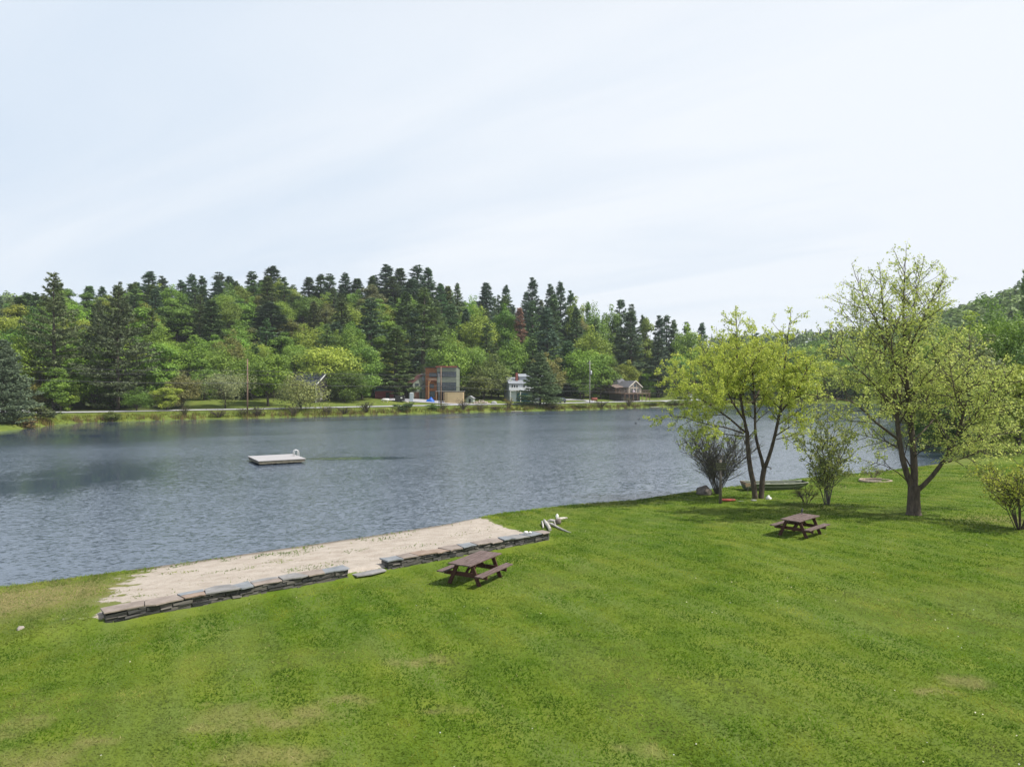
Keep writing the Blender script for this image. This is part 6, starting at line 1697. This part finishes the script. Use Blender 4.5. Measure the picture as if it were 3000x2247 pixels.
mp = N(nd, 'ShaderNodeMapping', vector_type='TEXTURE'); mp.inputs['Rotation'].default_value = (0, 0, R(-64)); mp.inputs['Scale'].default_value = (5.5, 1.1, 1); lk.new(geo.outputs['Position'], mp.inputs['Vector'])
n2 = N(nd, 'ShaderNodeTexNoise'); n2.inputs['Scale'].default_value = 1.0; n2.inputs['Detail'].default_value = 4; lk.new(mp.outputs['Vector'], n2.inputs['Vector'])
c2 = N(nd, 'ShaderNodeValToRGB'); c2.color_ramp.elements[0].position = .40; c2.color_ramp.elements[0].color = (.82,.84,.78,1); c2.color_ramp.elements[1].position = .64; c2.color_ramp.elements[1].color = (1.16,1.14,1.25,1); lk.new(n2.outputs['Fac'], c2.inputs['Fac'])
n3 = N(nd, 'ShaderNodeTexNoise'); n3.inputs['Scale'].default_value = 1.9; n3.inputs['Detail'].default_value = 4; n3.inputs['Roughness'].default_value = .65; lk.new(geo.outputs['Position'], n3.inputs['Vector'])
c3 = N(nd, 'ShaderNodeValToRGB'); c3.color_ramp.elements[0].position = .33; c3.color_ramp.elements[0].color = (.72,.78,.70,1); c3.color_ramp.elements[1].position = .62; c3.color_ramp.elements[1].color = (1.12,1.08,1.05,1); lk.new(n3.outputs['Fac'], c3.inputs['Fac'])
m2 = N(nd, 'ShaderNodeMix', data_type='RGBA', blend_type='MULTIPLY'); m2.inputs[0].default_value = 1; lk.new(cr.outputs['Color'], m2.inputs[6]); lk.new(c2.outputs['Color'], m2.inputs[7])
mp4 = N(nd, 'ShaderNodeMapping', vector_type='TEXTURE'); mp4.inputs['Rotation'].default_value = (0, 0, R(-64)); lk.new(geo.outputs['Position'], mp4.inputs['Vector'])
wv = N(nd, 'ShaderNodeTexWave', wave_type='BANDS', bands_direction='Y'); wv.inputs['Scale'].default_value = .27; wv.inputs['Distortion'].default_value = .9; wv.inputs['Detail'].default_value = 2; wv.inputs['Detail Scale'].default_value = .6; lk.new(mp4.outputs['Vector'], wv.inputs['Vector'])
c4 = N(nd, 'ShaderNodeValToRGB'); c4.color_ramp.elements[0].position = .25; c4.color_ramp.elements[0].color = (.74,.82,.72,1); c4.color_ramp.elements[1].position = .8; c4.color_ramp.elements[1].color = (1.24,1.18,1.2,1); lk.new(wv.outputs['Fac'], c4.inputs['Fac'])
m4 = N(nd, 'ShaderNodeMix', data_type='RGBA', blend_type='MULTIPLY'); m4.inputs[0].default_value = 1.0; lk.new(m2.outputs[2], m4.inputs[6]); lk.new(c4.outputs['Color'], m4.inputs[7])
m3 = N(nd, 'ShaderNodeMix', data_type='RGBA', blend_type='MULTIPLY'); m3.inputs[0].default_value = 1; lk.new(m4.outputs[2], m3.inputs[6]); lk.new(c3.outputs['Color'], m3.inputs[7])
mx = N(nd, 'ShaderNodeMix', data_type='RGBA'); lk.new(at2.outputs['Fac'], mx.inputs[0]); lk.new(m3.outputs[2], mx.inputs[6]); mx.inputs[7].default_value = (.36,.325,.135,1)
vr = N(nd, 'ShaderNodeMapRange'); vr.inputs[3].default_value = .82; vr.inputs[4].default_value = 1.2; lk.new(at.outputs['Fac'], vr.inputs[0])
ml = N(nd, 'ShaderNodeMix', data_type='RGBA', blend_type='MULTIPLY'); ml.inputs[0].default_value = 1; lk.new(mx.outputs[2], ml.inputs[6])
cb = N(nd, 'ShaderNodeCombineColor'); [lk.new(vr.outputs[0], cb.inputs[i]) for i in range(3)]; lk.new(cb.outputs[0], ml.inputs[7])
p = N(nd, 'ShaderNodeBsdfPrincipled'); p.inputs['Roughness'].default_value = .7; p.inputs['Specular IOR Level'].default_value = .08
nu = N(nd, 'ShaderNodeVectorMath', operation='MULTIPLY_ADD'); lk.new(geo.outputs['Normal'], nu.inputs[0]); nu.inputs[1].default_value = (.20, .20, .20); nu.inputs[2].default_value = (0, 0, .8)
nn_ = N(nd, 'ShaderNodeVectorMath', operation='NORMALIZE'); lk.new(nu.outputs[0], nn_.inputs[0]); lk.new(nn_.outputs[0], p.inputs['Normal'])
t = N(nd, 'ShaderNodeBsdfTranslucent'); sh = N(nd, 'ShaderNodeMixShader'); sh.inputs[0].default_value = .35
lk.new(ml.outputs[2], p.inputs['Base Color']); lk.new(ml.outputs[2], t.inputs['Color']); lk.new(p.outputs[0], sh.inputs[1]); lk.new(t.outputs[0], sh.inputs[2]); lk.new(sh.outputs[0], out.inputs['Surface'])
me = np_mesh('grass', V.reshape(-1, 3), np.arange(n*3).reshape(-1, 3), m, rnd=g.random(n))
dryf = np.clip(sstep(.58, .70, bare)*.22 + (g.random(n) < .012)*.6 + .9*np.exp(-((x+16)/4)**2 - ((y-23.2)/3.0)**2)*g.random(n)**.6 + .62*dry_field(x, y), 0, 1)
a_ = me.attributes.new('dry', 'FLOAT', 'FACE'); a_.data.foreach_set('value', dryf.astype(np.float32))
go = bpy.data.objects.new('grass', me); link(go); tag(go, 'short mown grass blades of the near lawn', kind='stuff')
# clover heads
x, y = lawn_points(450, 11.5, 46, 1.2); e = lake_dist(x, y); s, n_ = wall_sn(x, y); ok = (e > 3) & ~((n_ > -.1) & (s > -3) & (s < 18) & (n_ < 14)) & (fbm(x*.35+3, y*.35) > .50); x, y = x[ok], y[ok]
C = np.column_stack([x, y, terrain(x, y)+.05]); V, F = leaf_quads(C, g.normal(size=C.shape)*.3+np.array((0,-.3,1)), np.full(len(C), .032), g, 1.0)
o = bpy.data.objects.new('clover_flowers', np_mesh('clover_flowers', V, F, leaf_mat('clover_head', (.55,.55,.50), .3, .1), rnd=g.random(len(F)))); link(o); tag(o, 'scattered tiny white clover heads in the lawn', kind='stuff')

# ------------------------------------------------------------------ labels for the trees of the wood, told apart by colour, place and order
ORD = ['first','second','third','fourth','fifth','sixth','seventh','eighth','ninth','tenth','eleventh','twelfth','thirteenth','fourteenth','fifteenth','sixteenth','seventeenth','eighteenth','nineteenth','twentieth','twenty-first','twenty-second','twenty-third','twenty-fourth','twenty-fifth']
def region(px):
    for lim, nm in ((300,'behind the big roadside pines'),(560,'behind the apple tree'),(760,'behind the first wooden pole'),(960,'above the solar-roofed house'),(1150,'left of the tall house'),(1300,'above the tall house'),
        (1420,'above the tan container'),(1520,'above the white house'),(1640,'above the lakeside pine'),(1780,'above the grey transformer pole'),(1900,'above the deck house'),(2080,'right of the deck house'),(2420,'behind the twin-trunked birch'),(2700,'behind the tallest birch'),(9999,'on the right bank')):
        if px < lim: return nm
def row(e): return 'at the foot' if e < 48 else ('low on the slope' if e < 75 else ('high on the slope' if e < 105 else 'on the crest'))
from collections import defaultdict
grp = defaultdict(list)
def short(t):
    w = t.split()
    if len(w) > 16 and 'leafy' in w: w.remove('leafy')
    if len(w) > 16 and 'the' in w: w.remove('the')
    return ' '.join(w)
for rec in FOREST:
    o, kind, px, yt, e, colw, hh, lb = rec
    o['category'] = 'tree'
    o['group'] = 'pines of the wooded hill' if kind == 'pine' else 'leafy trees of the wooded hill'
    if lb: o['label'] = lb; continue
    rw = row(e) if px < 2420 else ('at the water' if e < 12 else 'set back from the water')
    grp[(colw, 'pine' if kind == 'pine' else 'leafy tree', rw, region(px))].append((px, o))
for (colw, kn, rw, rg), L in grp.items():
    L.sort(key=lambda t: t[0])
    for i, (px, o) in enumerate(L):
        if len(L) == 1: o['label'] = f'{colw} {kn} {rw} {rg}'
        elif len(L) == 2: o['label'] = f'{"left-hand" if i == 0 else "right-hand"} {colw} {kn} {rw} {rg}'
        else: o['label'] = short(f'{ORD[i]} {colw} {kn} from left {rw} {rg}')

# ------------------------------------------------------------------ thin air haze round everything
mb = MB(); mb.box(-700, 1100, -150, 1120, -5, 150)
m, nt, nd, lk = mat_new('thin_haze'); o_ = N(nd, 'ShaderNodeOutputMaterial'); v = N(nd, 'ShaderNodeVolumePrincipled')
v.inputs['Color'].default_value = (.86,.93,1,1); v.inputs['Density'].default_value = .00016; v.inputs['Anisotropy'].default_value = 0
lk.new(v.outputs[0], o_.inputs['Volume']); hz_ = mb.build('haze', m); tag(hz_, 'faint pale haze in the air over the pond', kind='stuff')
